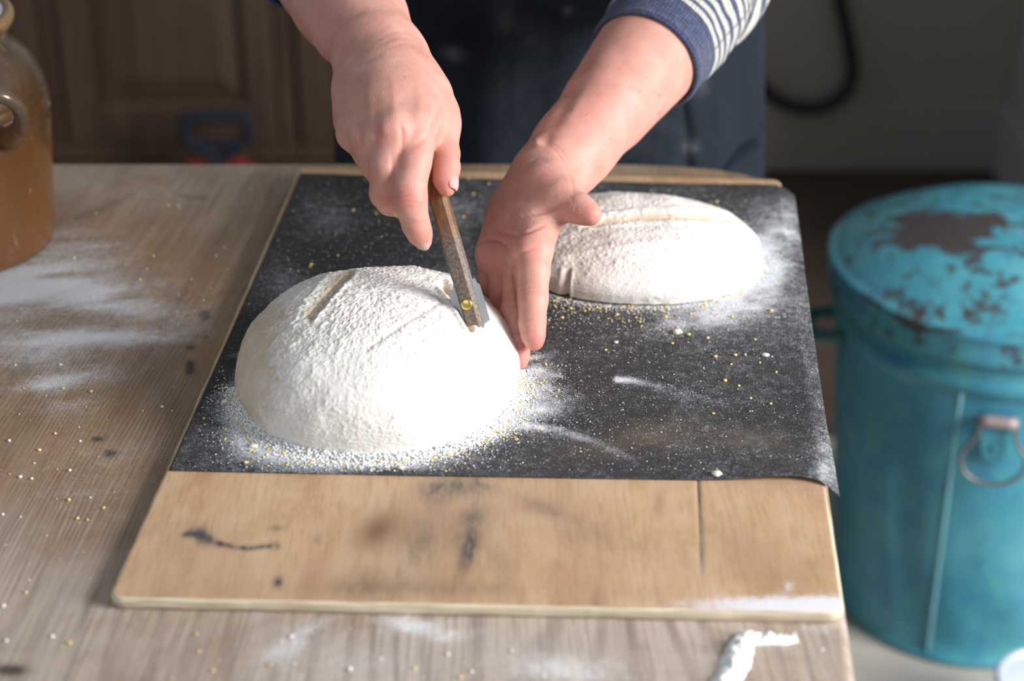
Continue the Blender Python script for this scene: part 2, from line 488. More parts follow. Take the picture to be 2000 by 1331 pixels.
link('rail', boxmesh('rail', -1.0, 0.07, 1.365, 1.39, TZ - 0.14, TZ - 0.0405, 0.002), MAT['underwood'], table, False)
link('rail', boxmesh('rail', -1.0, 0.07, 0.70, 0.725, TZ - 0.14, TZ - 0.0405, 0.002), MAT['underwood'], table, False)

# ------------------------------------------------------------------ bread board
BT = 0.0085                                           # board thickness
def board_lift(v):                                    # the board is bowed: its far end rides up a little
    return 0.010 * np.asarray(v) ** 1.6
BC = [T(215, 1166, BT), T(1646, 1196, BT), T(1522, 351, BT + 0.010), T(588, 325, BT + 0.010)]   # near left, near right, far right, far left
_bn = BC[0][:2]; _bu = BC[1][:2] - BC[0][:2]; _bv = (BC[3][:2] + BC[2][:2] - BC[0][:2] - BC[1][:2]) / 2
def board_z(X, Y):                # height of the board's top at a place
    dx, dy = np.asarray(X) - _bn[0], np.asarray(Y) - _bn[1]
    v = np.clip((dy * _bu[0] - dx * _bu[1]) / (_bv[1] * _bu[0] - _bv[0] * _bu[1]), 0, 1)
    return TZ + BT + board_lift(v)
def bpoint(u, v):
    u = np.asarray(u)[..., None]; v = np.asarray(v)[..., None]
    return (1 - u) * (1 - v) * BC[0] + u * (1 - v) * BC[1] + u * v * BC[2] + (1 - u) * v * BC[3]
def make_board():
    n, m_ = 300, 240
    v = np.concatenate([np.linspace(0, 0.36, 180, endpoint=False), np.linspace(0.36, 1, n - 180)])
    u = np.linspace(0, 1, m_)
    U, Vv = np.meshgrid(u, v)
    # rounded corners: pull grid corners in
    P = bpoint(U, Vv)
    P[..., 2] = board_z(P[..., 0], P[..., 1])
    ru = np.minimum(U, 1 - U) * 0.43; rv = np.minimum(Vv, 1 - Vv) * 0.64
    rc = 0.008
    inn = (ru < rc) & (rv < rc)
    dx = np.where(inn, rc - ru, 0); dy = np.where(inn, rc - rv, 0)
    rr = np.hypot(dx, dy); mx = np.maximum(dx, dy)
    k = np.where(rr > 1e-9, mx / np.maximum(rr, 1e-9), 1.0)
    cu = np.sign(0.5 - U); cv = np.sign(0.5 - Vv)
    P[..., 0] += np.where(inn, (dx - dx * k) * cu, 0); P[..., 1] += np.where(inn, (dy - dy * k) * cv, 0)
    px, py, _ = proj(P)
    st = np.zeros_like(px)
    d, t = polydist(px, py, [(362, 1045), (385, 1042), (405, 1052), (425, 1062), (460, 1070), (490, 1072), (520, 1068), (540, 1068)])
    wdt = 5 + 11 * np.exp(-((t - 0.22) / 0.14) ** 2) + 3 * np.exp(-((t - 0.98) / 0.05) ** 2)
    st += 0.85 * np.exp(-(d / wdt) ** 2)
    st += 0.75 * blob(px, py, 543, 1138, 9, 12, 20) + 0.35 * blob(px, py, 620, 1055, 6, 10) + 0.4 * blob(px, py, 540, 1032, 14, 6)
    st += 0.55 * blob(px, py, 922, 1030, 32, 70, 12) + 0.6 * blob(px, py, 912, 1085, 12, 35, 15) + 0.5 * blob(px, py, 850, 960, 30, 26) + 0.5 * blob(px, py, 905, 950, 60, 18) + 0.35 * blob(px, py, 820, 1060, 40, 60, 20)
    st += 0.30 * blob(px, py, 1080, 1000, 90, 16, 20) + 0.25 * blob(px, py, 1150, 1050, 60, 20, 10) + 0.30 * blob(px, py, 1168, 1180, 10, 20)
    st += 0.25 * blob(px, py, 720, 1140, 60, 30) + 0.18 * blob(px, py, 820, 1150, 200, 14) + 0.22 * blob(px, py, 985, 1110, 30, 45)
    d, t = polydist(px, py, [(1364, 935), (1367, 1010), (1371, 1090), (1374, 1150)])
    st += 0.75 * np.exp(-(d / 2.6) ** 2) * (1 - 0.8 * sstep(0.5, 1, t))
    groove = np.exp(-(d / 3.0) ** 2) * (1 - sstep(0.6, 1, t))
    P[..., 2] -= 0.0006 * groove
    P[..., 2] += (fbm(p3(P[..., 0] * 40, P[..., 1] * 8), 3, 21) - 0.5) * 0.0004
    warm = 0.85 * blob(px, py, 735, 1038, 48, 32, -35) + 0.4 * blob(px, py, 1287, 985, 12, 30) + 0.3 * blob(px, py, 1450, 1080, 90, 60, 20) + 0.3 * blob(px, py, 1560, 1130, 80, 50) + 0.25 * blob(px, py, 830, 1030, 90, 90) + 0.25 * blob(px, py, 800, 1150, 200, 30)
    fl = 1.0 * sstep(1148, 1182, py + 22 * (fbm(p3(px / 40, py / 40), 2, 4) - 0.5)) * sstep(1250, 1560, px) + 0.6 * blob(px, py, 1540, 1146, 14, 12) + 0.25 * sstep(1160, 1180, py) * sstep(1100, 1300, px) + 0.15 * blob(px, py, 1590, 960, 80, 30)
    A = dict(stain=np.clip(st, 0, 1), warm=np.clip(warm, 0, 1), flour=fl)
    V = P.reshape(-1, 3)
    F = gridfaces(n, m_).tolist(); nf_top = len(F)
    ring = [i * m_ + m_ - 1 for i in range(n)] + [(n - 1) * m_ + j for j in range(m_ - 2, -1, -1)] + [i * m_ for i in range(n - 2, -1, -1)] + [j for j in range(1, m_ - 1)]
    R = V[ring]
    tn = np.roll(R, -1, 0) - np.roll(R, 1, 0)
    nrm = np.stack([tn[:, 1], -tn[:, 0], 0 * tn[:, 0]], -1); nrm /= np.linalg.norm(nrm, axis=1)[:, None] + 1e-9
    L = len(ring); prev = ring; Vall = [V]; base = len(V)
    jag = (fbm(R * 60, 3, 31) - 0.5)[:, None] * 0.0012
    for off, dz in [(0.0008, -0.0006), (0.0014, -0.0025), (0.0012, -BT + 0.002), (0.0, -BT + 0.0004)]:
        Vall.append(R + nrm * (off + jag) + np.array([0, 0, dz]))
        cur = list(range(base, base + L)); base += L
        F += [[prev[k], cur[k], cur[(k + 1) % L], prev[(k + 1) % L]] for k in range(L)]
        prev = cur
    # underside as a strip between the left and right edges of the lowest ring
    und = prev
    right = und[:n]; left = und[n + m_ - 2: n + m_ - 2 + n][::-1]
    k = min(len(left), len(right))
    F += [[right[i], left[i], left[i + 1], right[i + 1]] for i in range(k - 1)]
    V = np.vstack(Vall)
    A = {k_: np.concatenate([a.ravel(), np.tile(a.ravel()[ring], 4)]) for k_, a in A.items()}
    me = npmesh('bread_board', V, F, A)
    mi = np.ones(len(F), np.int32); mi[:nf_top] = 0
    me.polygons.foreach_set('material_index', mi)
    return me
board = link('bread_board', make_board(), [MAT['board'], MAT['edge']])
tag(board, 'thin tan wooden board with dark stains lying under the black sheet', 'board')

# ------------------------------------------------------------------ baking mat (dark sheet)
MATH = BT + 0.0009
def loafspec(cx, cy, rx, ry, h, ang=0, e=2.0): return dict(cx=cx, cy=cy, rx=rx, ry=ry, h=h, ang=ang, e=e)
L1 = loafspec(-0.0935, 1.0925, 0.0985, 0.1010, 0.0710, 0, 2.15)
L2 = loafspec(0.0985, 1.284, 0.0985, 0.0835, 0.0385, -3, 2.25)
def loaf_level(X, Y, L):          # 0 at centre, 1 on the outline
    a = math.radians(L['ang'])
    u = (X - L['cx']) * math.cos(a) + (Y - L['cy']) * math.sin(a)
    v = -(X - L['cx']) * math.sin(a) + (Y - L['cy']) * math.cos(a)
    return (np.abs(u / L['rx']) ** L['e'] + np.abs(v / L['ry']) ** L['e']) ** (1 / L['e'])
def polyline_at(pts, t):
    pts = np.array(pts, float)
    c = catmull(pts, 12); s = np.concatenate([[0], np.cumsum(np.linalg.norm(np.diff(c, axis=0), axis=1))]); s /= s[-1]
    return np.stack([np.interp(t, s, c[:, i]) for i in range(2)], 1)
def make_mat():
    n, m_ = 300, 300
    tt = np.linspace(0, 1, n)
    left = polyline_at([(330, 919), (418, 722), (505, 527), (587, 339)], tt)
    right = polyline_at([(1641, 962), (1632, 905), (1612, 800), (1596, 690), (1580, 580), (1566, 470), (1552, 373)], tt)
    front = polyline_at([(330, 919), (700, 927), (1000, 932), (1300, 937), (1480, 938), (1560, 938), (1605, 945), (1641, 962)], tt)
    back = polyline_at([(587, 339), (900, 348), (1250, 357), (1500, 363), (1552, 373)], tt)
    U, Vv = np.meshgrid(tt, tt)
    u = U[..., None]; v = Vv[..., None]
    C = (1 - v) * front[None] + v * back[None] + (1 - u) * left[:, None] + u * right[:, None] - ((1 - u) * (1 - v) * front[0] + u * (1 - v) * front[-1] + (1 - u) * v * back[0] + u * v * back[-1])
    # straighten rows for perspective: interpolate v by true distance
    px, py = C[..., 0], C[..., 1]
    P = np.empty(C.shape[:2] + (3,))
    lift = np.zeros_like(px)
    for it in range(4):
        h = MATH + lift
        rr = FW[None, None] + RT * ((px - 1000) / FPX)[..., None] + UP * ((665.5 - py) / FPX)[..., None]
        P = CAM + rr * ((TZ + h - CAM[2]) / rr[..., 2])[..., None]
        lift = board_z(P[..., 0], P[..., 1]) - TZ - BT
    # overhang past the board's right edge droops
    bx = BC[1][0] + (P[..., 1] - BC[1][1]) / (BC[2][1] - BC[1][1]) * (BC[2][0] - BC[1][0])
    over = np.clip(P[..., 0] - bx + 0.002, 0, None)
    P[..., 2] -= over * 0.30 + over ** 2 * 6 * (1 - 0.2 * Vv)
    P[..., 2] += 0.0022 * blob(px, py, 1520, 938, 70, 26) + 0.0006 * (fbm(p3(P[..., 0] * 25, P[..., 1] * 25), 3, 8) - 0.2) * (over < 0.001)
    P[..., 2] += 0.0011 * np.abs(np.sin(Vv * 19 + 3 * fbm(p3(P[..., 0] * 9, P[..., 1] * 9), 2, 14))) * sstep(0.75, 0.98, U)
    X, Y = P[..., 0], P[..., 1]
    px, py, _ = proj(P)
    l1 = loaf_level(X, Y, L1); l2 = loaf_level(X, Y, L2)
    nz = fbm(p3(X * 45, Y * 45), 4, 41)
    nz2 = fbm(p3(X * 14, Y * 14), 3, 42)
    rim1 = np.exp(-np.clip(l1 - 1.0, 0, None) / 0.07); rim2 = np.exp(-np.clip(l2 - 1.0, 0, None) / 0.07)
    frontish = sstep(600, 830, py)
    fl = 0.95 * rim1 * frontish * (0.55 + 0.7 * nz) + 0.25 * np.exp(-np.clip(l1 - 1.0, 0, None) / 0.3) * frontish * nz
    fl += 0.7 * rim2 * sstep(1250, 1440, px) * (0.2 + nz) + 0.35 * rim2
    fl += 0.85 * blob(px, py, 1505, 480, 45, 60, 20) * (0.3 + nz) + 0.8 * blob(px, py, 1500, 545, 30, 40) * nz
    fl += 0.55 * blob(px, py, 1390, 620, 120, 22, -12) * (0.4 + nz) + 0.30 * blob(px, py, 1540, 450, 30, 60) * nz + 0.30 * blob(px, py, 1440, 590, 130, 60)
    fl += 0.60 * blob(px, py, 540, 870, 90, 40, 20) + 0.55 * blob(px, py, 480, 830, 60, 40, 30) + 0.6 * blob(px, py, 700, 900, 160, 16, 2) + 0.75 * blob(px, py, 950, 830, 70, 30, -25)
    fl += 0.55 * blob(px, py, 1060, 800, 70, 22, -15) + 0.6 * blob(px, py, 1050, 740, 40, 40) * (0.4 + nz)
    fl += 0.28 * blob(px, py, 640, 420, 60, 60) + 0.3 * blob(px, py, 560, 560, 50, 60, -20) + 0.35 * blob(px, py, 880, 410, 60, 40) + 0.30 * blob(px, py, 900, 520, 30, 60) + 0.15 * blob(px, py, 1500, 400, 60, 25)
    for pts, wd, a in [([(1010, 830), (1090, 840), (1160, 862), (1240, 900)], 9, 0.75), ([(1205, 742), (1240, 745), (1285, 752)], 6.5, 1.2), ([(1290, 760), (1350, 775), (1420, 790)], 10, 0.25), ([(1035, 700), (1090, 690)], 6, 0.5), ([(1040, 720), (1100, 735)], 6, 0.4), ([(470, 690), (440, 700)], 5, 0.35)]:
        d, t = polydist(px, py, pts)
        fl += a * np.exp(-(d / wd) ** 2) * (1 - 0.75 * t)
    fl += 0.30 * (nz2 - 0.46) + 0.10 * sstep(700, 1100, px) + 0.14 * sstep(1560, 1610, px) * nz + 0.08
    fl += 0.3 * blob(px, py, 1615, 900, 30, 60)
    fl *= 0.80 * (0.62 + 0.72 * fbm(p3(X * 60, Y * 110), 4, 44))
    fl = np.minimum(fl, 0.82) + 0.01
    wm = 0.45 * blob(px, py, 1260, 850, 90, 26, -8) + 0.35 * blob(px, py, 1430, 860, 120, 22) + 0.25 * blob(px, py, 1150, 880, 60, 20)
    wm = wm * (0.3 + nz)
    V = P.reshape(-1, 3); V2 = V - np.array([0, 0, 0.0005])
    F = gridfaces(n, m_)
    N = n * m_
    ring = np.array([i * m_ + m_ - 1 for i in range(n)] + [(n - 1) * m_ + j for j in range(m_ - 2, -1, -1)] + [i * m_ for i in range(n - 2, -1, -1)] + [j for j in range(1, m_ - 1)])
    S = np.stack([ring, ring + N, np.roll(ring, -1) + N, np.roll(ring, -1)], -1)
    F = np.vstack([F, F[:, ::-1] + N, S])
    return npmesh('baking_sheet', np.vstack([V, V2]), F, dict(flour=np.tile(fl.ravel(), 2), warm=np.tile(wm.ravel(), 2))), P
_me, MATP = make_mat()
matobj = link('baking_sheet', _me, MAT['mat'])
tag(matobj, 'thin charcoal non-stick baking sheet dusted with flour, spread over the wooden board', 'baking sheet')
def mat_z(X, Y): return board_z(X, Y) + 0.0012

# ------------------------------------------------------------------ loaves
def vnormals(V, F, n):
    e1 = V[F[:, 1]] - V[F[:, 0]]; e2 = V[F[:, 3]] - V[F[:, 0]]
    fn = np.cross(e1, e2); N = np.zeros((n, 3))
    for k in range(4): np.add.at(N, F[:, k], fn)
    return N / (np.linalg.norm(N, axis=1)[:, None] + 1e-12)
def make_loaf(L, which):
    nt, ns = 760, 250
    th = np.arange(nt) / nt * 2 * math.pi
    phi0 = -math.radians(32)
    ph = np.linspace(phi0, math.pi / 2 * 0.9985, ns)
    zb = L['h'] * 0.20
    r = np.where(ph >= 0, np.cos(ph) ** 0.92, 1 - 0.025 * (ph / phi0) ** 2)
    z = np.where(ph >= 0, zb + (L['h'] - zb) * np.sin(np.maximum(ph, 0)) ** 1.05, zb * (1 - np.abs(np.sin(ph) / math.sin(phi0)) ** 1.3))
    c, s = np.cos(th), np.sin(th)
    R = 1 / (np.abs(c) ** L['e'] + np.abs(s) ** L['e']) ** (1 / L['e'])
    a = math.radians(L['ang'])
    wob = 1 + 0.022 * (fbm(p3(c * 1.6, s * 1.6), 3, 51 + which) - 0.5) * 2
    u = r[:, None] * (R * c * wob)[None] * L['rx']; v = r[:, None] * (R * s * wob)[None] * L['ry']
    X = L['cx'] + u * math.cos(a) - v * math.sin(a); Y = L['cy'] + u * math.sin(a) + v * math.cos(a)
    base = float(mat_z(L['cx'], L['cy'])) - 0.0002
    Z = base + np.repeat(z[:, None], nt, 1)
    low = fbm(np.stack([X * 22, Y * 22, Z * 22], -1), 3, 61 + which) - 0.5
    V = np.stack([X, Y, Z], -1).reshape(-1, 3)
    F = gridfaces(ns, nt, True)
    cap = len(V)
    N = vnormals(V, F, len(V))
    if N[len(N) // 2] @ (V[len(V) // 2] - np.array([L['cx'], L['cy'], base])) < 0: N = -N; F = F[:, ::-1]
    V = V + N * (low.ravel() * 0.007 * sstep(0, 0.02, V[:, 2] - base))[:, None]
    N = vnormals(V, F, len(V))
    px, py, _ = proj(V)
    view = CAM - V; view /= np.linalg.norm(view, axis=1)[:, None]
    face = sstep(-0.05, 0.15, (N * view).sum(1))
    disp = np.zeros(len(V)); bare = np.zeros(len(V)); dark = np.zeros(len(V))
    fine = fbm(V * 420, 4, 71, 0.6) - 0.5
    mid = fbm(V * 150, 3, 72) - 0.5; fine2 = vnoise(V * 900, 73) - 0.5
    def slash(pts, wl, wr, depth, lip=0.0, br=1.0, dk=0.0):
        d, t = polydist(px, py, pts)
        A = np.array(pts[0]); B = np.array(pts[-1])
        sg = np.sign((B[0] - A[0]) * (py - A[1]) - (B[1] - A[1]) * (px - A[0]))   # + on the right hand side in the picture sense
        sd = d * sg
        env = sstep(0, 0.10, t) * (1 - sstep(0.86, 1.0, t)) * face
        dd = np.where(sd < 0, 1 - sstep(0, wl, -sd), 1 - sstep(0, wr, sd)) * env
        disp[:] -= depth * dd
        disp[:] += lip * np.exp(-((sd + wl + 4) / 4.0) ** 2) * env + lip * np.exp(-((sd - wr - 3) / 3.0) ** 2) * env
        bare[:] = np.maximum(bare, br * np.clip(dd * 1.8, 0, 1))
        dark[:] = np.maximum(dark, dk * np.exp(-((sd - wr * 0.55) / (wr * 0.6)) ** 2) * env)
        return dd
    if which == 1:
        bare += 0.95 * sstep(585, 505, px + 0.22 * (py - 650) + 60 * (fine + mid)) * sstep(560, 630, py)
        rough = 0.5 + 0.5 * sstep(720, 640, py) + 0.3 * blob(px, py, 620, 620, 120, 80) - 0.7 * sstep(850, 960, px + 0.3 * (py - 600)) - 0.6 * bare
        # first slash: pale trough with a steep dark wall on its right
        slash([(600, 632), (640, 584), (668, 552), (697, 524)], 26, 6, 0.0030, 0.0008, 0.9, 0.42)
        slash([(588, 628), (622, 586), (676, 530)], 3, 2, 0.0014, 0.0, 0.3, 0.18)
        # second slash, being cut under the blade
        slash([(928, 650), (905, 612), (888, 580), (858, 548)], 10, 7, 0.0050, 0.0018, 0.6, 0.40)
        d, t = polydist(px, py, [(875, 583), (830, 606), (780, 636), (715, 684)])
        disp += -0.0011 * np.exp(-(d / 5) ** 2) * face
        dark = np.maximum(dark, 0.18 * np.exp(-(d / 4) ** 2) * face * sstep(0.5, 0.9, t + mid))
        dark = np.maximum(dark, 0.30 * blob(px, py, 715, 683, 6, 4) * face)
    else:
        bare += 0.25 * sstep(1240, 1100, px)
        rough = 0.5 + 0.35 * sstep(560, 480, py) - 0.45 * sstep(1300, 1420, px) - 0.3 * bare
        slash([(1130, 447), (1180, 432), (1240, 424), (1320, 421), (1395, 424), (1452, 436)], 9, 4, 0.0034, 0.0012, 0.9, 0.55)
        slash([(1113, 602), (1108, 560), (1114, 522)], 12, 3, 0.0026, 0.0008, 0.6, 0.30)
        d, t = polydist(px, py, [(1085, 505), (1150, 492), (1230, 478), (1330, 470), (1400, 470)])
        disp += 0.0012 * np.exp(-(d / 9) ** 2) * face
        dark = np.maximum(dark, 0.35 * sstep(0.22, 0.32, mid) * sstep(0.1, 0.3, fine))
    rough = np.clip(rough, 0.06, 1.3)
    flake = np.clip(fbm(V * 330, 3, 77, 0.6) - 0.50, 0, 1) * 2.2
    disp += rough * (fine * 0.0007 + fine2 * 0.0007 + mid * 0.0005 + flake * 0.0011) * sstep(0, 0.006, V[:, 2] - base)
    # ragged foot of flour
    disp += 0.0018 * (mid + 0.2) * np.exp(-((V[:, 2] - base) / 0.004) ** 2)
    V = V + N * disp[:, None]
    V[:, 2] = np.maximum(V[:, 2], base)
    # close the crown
    V = np.vstack([V, V[-nt:].mean(0)[None]])
    Fl = F.tolist() + [[(ns - 1) * nt + k, (ns - 1) * nt + (k + 1) % nt, cap] for k in range(nt)]
    Fl.append(list(range(nt))[::-1])
    ap = lambda x: np.append(x, x[-1])
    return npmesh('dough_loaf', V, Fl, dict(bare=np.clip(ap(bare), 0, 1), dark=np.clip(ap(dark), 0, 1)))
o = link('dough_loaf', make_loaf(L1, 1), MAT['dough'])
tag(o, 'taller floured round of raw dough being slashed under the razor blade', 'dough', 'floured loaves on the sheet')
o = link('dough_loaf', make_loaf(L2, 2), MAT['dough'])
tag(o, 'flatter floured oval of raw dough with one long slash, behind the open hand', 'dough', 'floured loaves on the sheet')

# ------------------------------------------------------------------ loose flour, semolina, crumbs
ico = bmesh.new(); bmesh.ops.create_icosphere(ico, subdivisions=1, radius=1.0)
ICV = np.array([v.co[:] for v in ico.verts]); ICF = np.array([[v.index for v in f.verts] for f in ico.faces]); ico.free()
OCV = np.array([(1, 0, 0), (-1, 0, 0), (0, 1, 0), (0, -1, 0), (0, 0, 1), (0, 0, -1)], float)
OCF = np.array([(0, 2, 4), (2, 1, 4), (1, 3, 4), (3, 0, 4), (2, 0, 5), (1, 2, 5), (3, 1, 5), (0, 3, 5)])
def grains(name, P, S, mat, fine=True, flat=0.7):
    BV, BF = (ICV, ICF) if fine else (OCV, OCF)
    n = len(P); P = np.asarray(P); S = np.asarray(S)
    a = rng.random(n) * 6.283
    sc = np.stack([S * (0.75 + 0.5 * rng.random(n)), S * (0.75 + 0.5 * rng.random(n)), S * flat], -1)
    V = BV[None] * sc[:, None, :]
    jit = 1 + 0.22 * (rng.random((n, len(BV), 1)) - 0.5)
    V = V * jit
    c, s = np.cos(a)[:, None], np.sin(a)[:, None]
    V = np.stack([V[..., 0] * c - V[..., 1] * s, V[..., 0] * s + V[..., 1] * c, V[..., 2]], -1) + P[:, None, :]
    V[..., 2] += (S * flat * 0.7)[:, None]
    F = (BF[None] + (np.arange(n) * len(BV))[:, None, None]).reshape(-1, 3)
    return link(name, npmesh(name, V.reshape(-1, 3), F), mat)
def on_mat(px, py):
    out = []
    for x, y_ in zip(px, py):
        p = T(x, y_, MATH)
        for _ in range(3): p = T(x, y_, float(mat_z(p[0], p[1])) - TZ)
        out.append(p)
    return np.array(out)
def in_board(P):                  # keeps grains on the sheet: left of the board's right edge, right of its left edge
    d = _bu / np.linalg.norm(_bu); w_ = np.linalg.norm(_bu)
    u = (P[:, 0] - _bn[0]) * d[0] + (P[:, 1] - _bn[1]) * d[1] - 0.0
    v = (P[:, 1] - _bn[1]); sh = v * (_bv[0] / _bv[1])
    return (P[:, 0] - sh - _bn[0] > 0.006) & (P[:, 0] - sh - _bn[0] < w_ - 0.006) & (proj(P)[1] < 922)
def ringpts(L, n, a0, a1, spread, inner=0.985):
    t = np.radians(a0 + (a1 - a0) * rng.random(n))
    lv = inner + np.abs(rng.normal(0, spread, n))
    c, s = np.cos(t), np.sin(t)
    R = lv / (np.abs(c) ** L['e'] + np.abs(s) ** L['e']) ** (1 / L['e'])
    X = L['cx'] + R * c * L['rx']; Y = L['cy'] + R * s * L['ry']
    return np.stack([X, Y, mat_z(X, Y)], -1)
# semolina
pts = [ringpts(L1, 900, 200, 362, 0.040), ringpts(L1, 260, 170, 375, 0.16), ringpts(L2, 130, 190, 350, 0.06), ringpts(L2, 150, 200, 345, 0.22, 1.02)]
yel = [(1024, 742), (1008, 860), (1183, 685), (1313, 672), (1323, 640), (1345, 655), (1382, 662), (1397, 698), (1428, 713), (1416, 745), (1436, 695), (1455, 694), (1484, 710), (1466, 779), (1443, 755), (1516, 729), (1393, 809), (1505, 790), (1250, 630), (1205, 616), (1140, 604), (1115, 604), (1072, 627), (1098, 622), (1300, 620), (1430, 620), (1506, 608), (1475, 665), (915, 350), (925, 380), (955, 360), (990, 365), (905, 425), (660, 500), (606, 522), (608, 518), (690, 412), (820, 415), (735, 418), (1142, 383), (1160, 385), (1400, 395), (480, 905), (570, 930), (1010, 962)]
P = np.vstack(pts); S = np.concatenate([0.00035 + 0.0006 * rng.random(900), 0.0005 + 0.0006 * rng.random(260), 0.0005 + 0.0007 * rng.random(130), 0.0004 + 0.0006 * rng.random(150)])
Py = on_mat([a for a, b in yel], [b for a, b in yel])
P = np.vstack([P, Py]); S = np.concatenate([S, 0.0010 + 0.0006 * rng.random(len(yel))])
keep = (loaf_level(P[:, 0], P[:, 1], L1) > 0.96) & (loaf_level(P[:, 0], P[:, 1], L2) > 0.96) & in_board(P)
tag(grains('semolina', P[keep], S[keep], MAT['semolina']), 'yellow semolina grains scattered on the black sheet around the dough', 'semolina', kind='stuff')
# loose flour on the sheet
pts = [ringpts(L1, 9000, 185, 368, 0.06), ringpts(L1, 2200, 180, 370, 0.2), ringpts(L2, 2600, 180, 400, 0.05), ringpts(L2, 1500, -50, 60, 0.14), ringpts(L2, 1000, 210, 350, 0.3)]
n = 1900
qx = 400 + 1200 * rng.random(n); qy = 350 + 570 * rng.random(n)
sel = (qx > 340 + (918 - qy) * 0.445) & (qx < 1545 + (qy - 370) * 0.14)
pts.append(on_mat(qx[sel], qy[sel]))
n = 9000                                             # fine dust over the whole sheet
du, dv = rng.random(n) ** 0.8, rng.random(n)
C0, C1, C2, C3 = [np.array(c_) for c_ in (MATP[0, 0], MATP[0, -1], MATP[-1, -1], MATP[-1, 0])]
Pd = (1 - du)[:, None] * ((1 - dv)[:, None] * C0 + dv[:, None] * C3) + du[:, None] * ((1 - dv)[:, None] * C1 + dv[:, None] * C2)
Pd[:, 2] = mat_z(Pd[:, 0], Pd[:, 1]); pts.append(Pd)
heap = ringpts(L1, 5200, 202, 352, 0.035, 0.975); hl = loaf_level(heap[:, 0], heap[:, 1], L1)
heap[:, 2] += np.clip(0.0042 * (1.055 - hl) / 0.08, 0, 0.0042) * rng.random(len(heap)); pts.append(heap)
P = np.vstack(pts); S = 0.00022 + 0.0005 * rng.random(len(P)) ** 3
S[:9000] += 0.00045 * rng.random(9000) ** 2
S[-5200 - n:-5200] = 0.00016 + 0.00026 * rng.random(n) ** 3
S[-5200:] = 0.0004 + 0.0011 * rng.random(5200) ** 2
keep = (loaf_level(P[:, 0], P[:, 1], L1) > 0.95) & (loaf_level(P[:, 0], P[:, 1], L2) > 0.95) & in_board(P)
tag(grains('loose_flour', P[keep], S[keep], MAT['flour'], fine=False), 'white flour specks sprinkled over the black sheet', 'flour', kind='stuff')
# specks on the table
n = 520
qx = 1640 * rng.random(n); qy = 340 + 990 * rng.random(n)
sel = ((qx < 190 + (1190 - qy) * 0.44) & (qy < 1190) & ~((qx < 110) & (qy < 560))) | ((qy > 1225) & (qx < 1620))
Q = np.array([T(a, b) for a, b in zip(qx[sel], qy[sel])])
S = 0.0004 + 0.0011 * rng.random(len(Q)) ** 2
yl = rng.random(len(Q)) < 0.45
tag(grains('loose_flour', Q[~yl], S[~yl], MAT['flour']), 'white flour specks on the bare wood of the work table', 'flour', kind='stuff')
tag(grains('semolina', Q[yl], S[yl], MAT['semolina']), 'yellow semolina grains on the bare wood of the work table', 'semolina', kind='stuff')
# the thick streak of flour at the near right corner of the table, a low ridge of loose flour
def ridge(name, pts, wd, hh, label):
    c = catmull(np.array(pts, float), 24)
    C = np.array([T(a, b) for a, b in c]); n = len(C)
    tan = np.gradient(C, axis=0); tan /= np.linalg.norm(tan, axis=1)[:, None]
    side = np.cross(tan, [0, 0, 1.0])
    w_ = np.interp(np.linspace(0, 1, n), np.linspace(0, 1, len(wd)), wd) * (0.8 + 0.5 * fbm(C * 160, 3, 91))
    k = np.linspace(-1, 1, 17)
    V = C[:, None, :] + side[:, None, :] * (k[None, :, None] * w_[:, None, None])
    hgt = hh * (1 - k[None, :] ** 2) * (0.4 + 1.1 * fbm(V * 300, 4, 92)) * np.minimum(1, np.minimum(np.arange(n), np.arange(n)[::-1]) / 4.0)[:, None]
    V[..., 2] = TZ + 0.0004 + hgt
    return tag(link(name, npmesh(name, V.reshape(-1, 3), gridfaces(n, 17)), MAT['flour']), label, 'flour', kind='stuff')
ridge('spilled_flour', [(1405, 1345), (1425, 1320), (1438, 1290), (1448, 1262), (1455, 1250), (1490, 1252), (1530, 1252), (1556, 1250)], [0.007, 0.008, 0.0075, 0.006, 0.0048, 0.004, 0.003], 0.0045, 'thick bent streak of white flour at the near right corner of the table')
# a few lumps of dough and flour big enough to pick up
def lump(px, py, size, h, label):
    p = on_mat([px], [py])[0] if h else T(px, py)
    b = bmesh.new(); bmesh.ops.create_icosphere(b, subdivisions=2, radius=size)
    for v in b.verts:
        q = v.co * 400
        v.co *= 1 + 0.55 * (mnoise.noise(q + Vector((px, py, 0))))
        v.co.z = v.co.z * 0.6 + size * 0.45
        v.co.x *= 1.25
        v.co += Vector(p)
    me = bpy.data.meshes.new('dough_crumb'); b.to_mesh(me); b.free()
    tag(link('dough_crumb', me, MAT['crumb']), label, 'crumb', 'dough crumbs')
lump(1323, 651, 0.0030, 1, 'pale dough crumb in front of the flatter oval loaf')
lump(1495, 696, 0.0021, 1, 'small pale crumb near the right edge of the black sheet')
lump(496, 873, 0.0022, 1, 'pale dough crumb at the front left of the round loaf')
lump(440, 786, 0.0019, 1, 'pale crumb close beside the left side of the round loaf')
lump(785, 916, 0.0018, 1, 'small white crumb in front of the round loaf by the sheet edge')
lump(1400, 928, 0.0026, 1, 'white lump of flour at the front edge of the sheet on the right')
lump(1203, 670, 0.0014, 1, 'tiny white crumb on the sheet right of the fingertips')

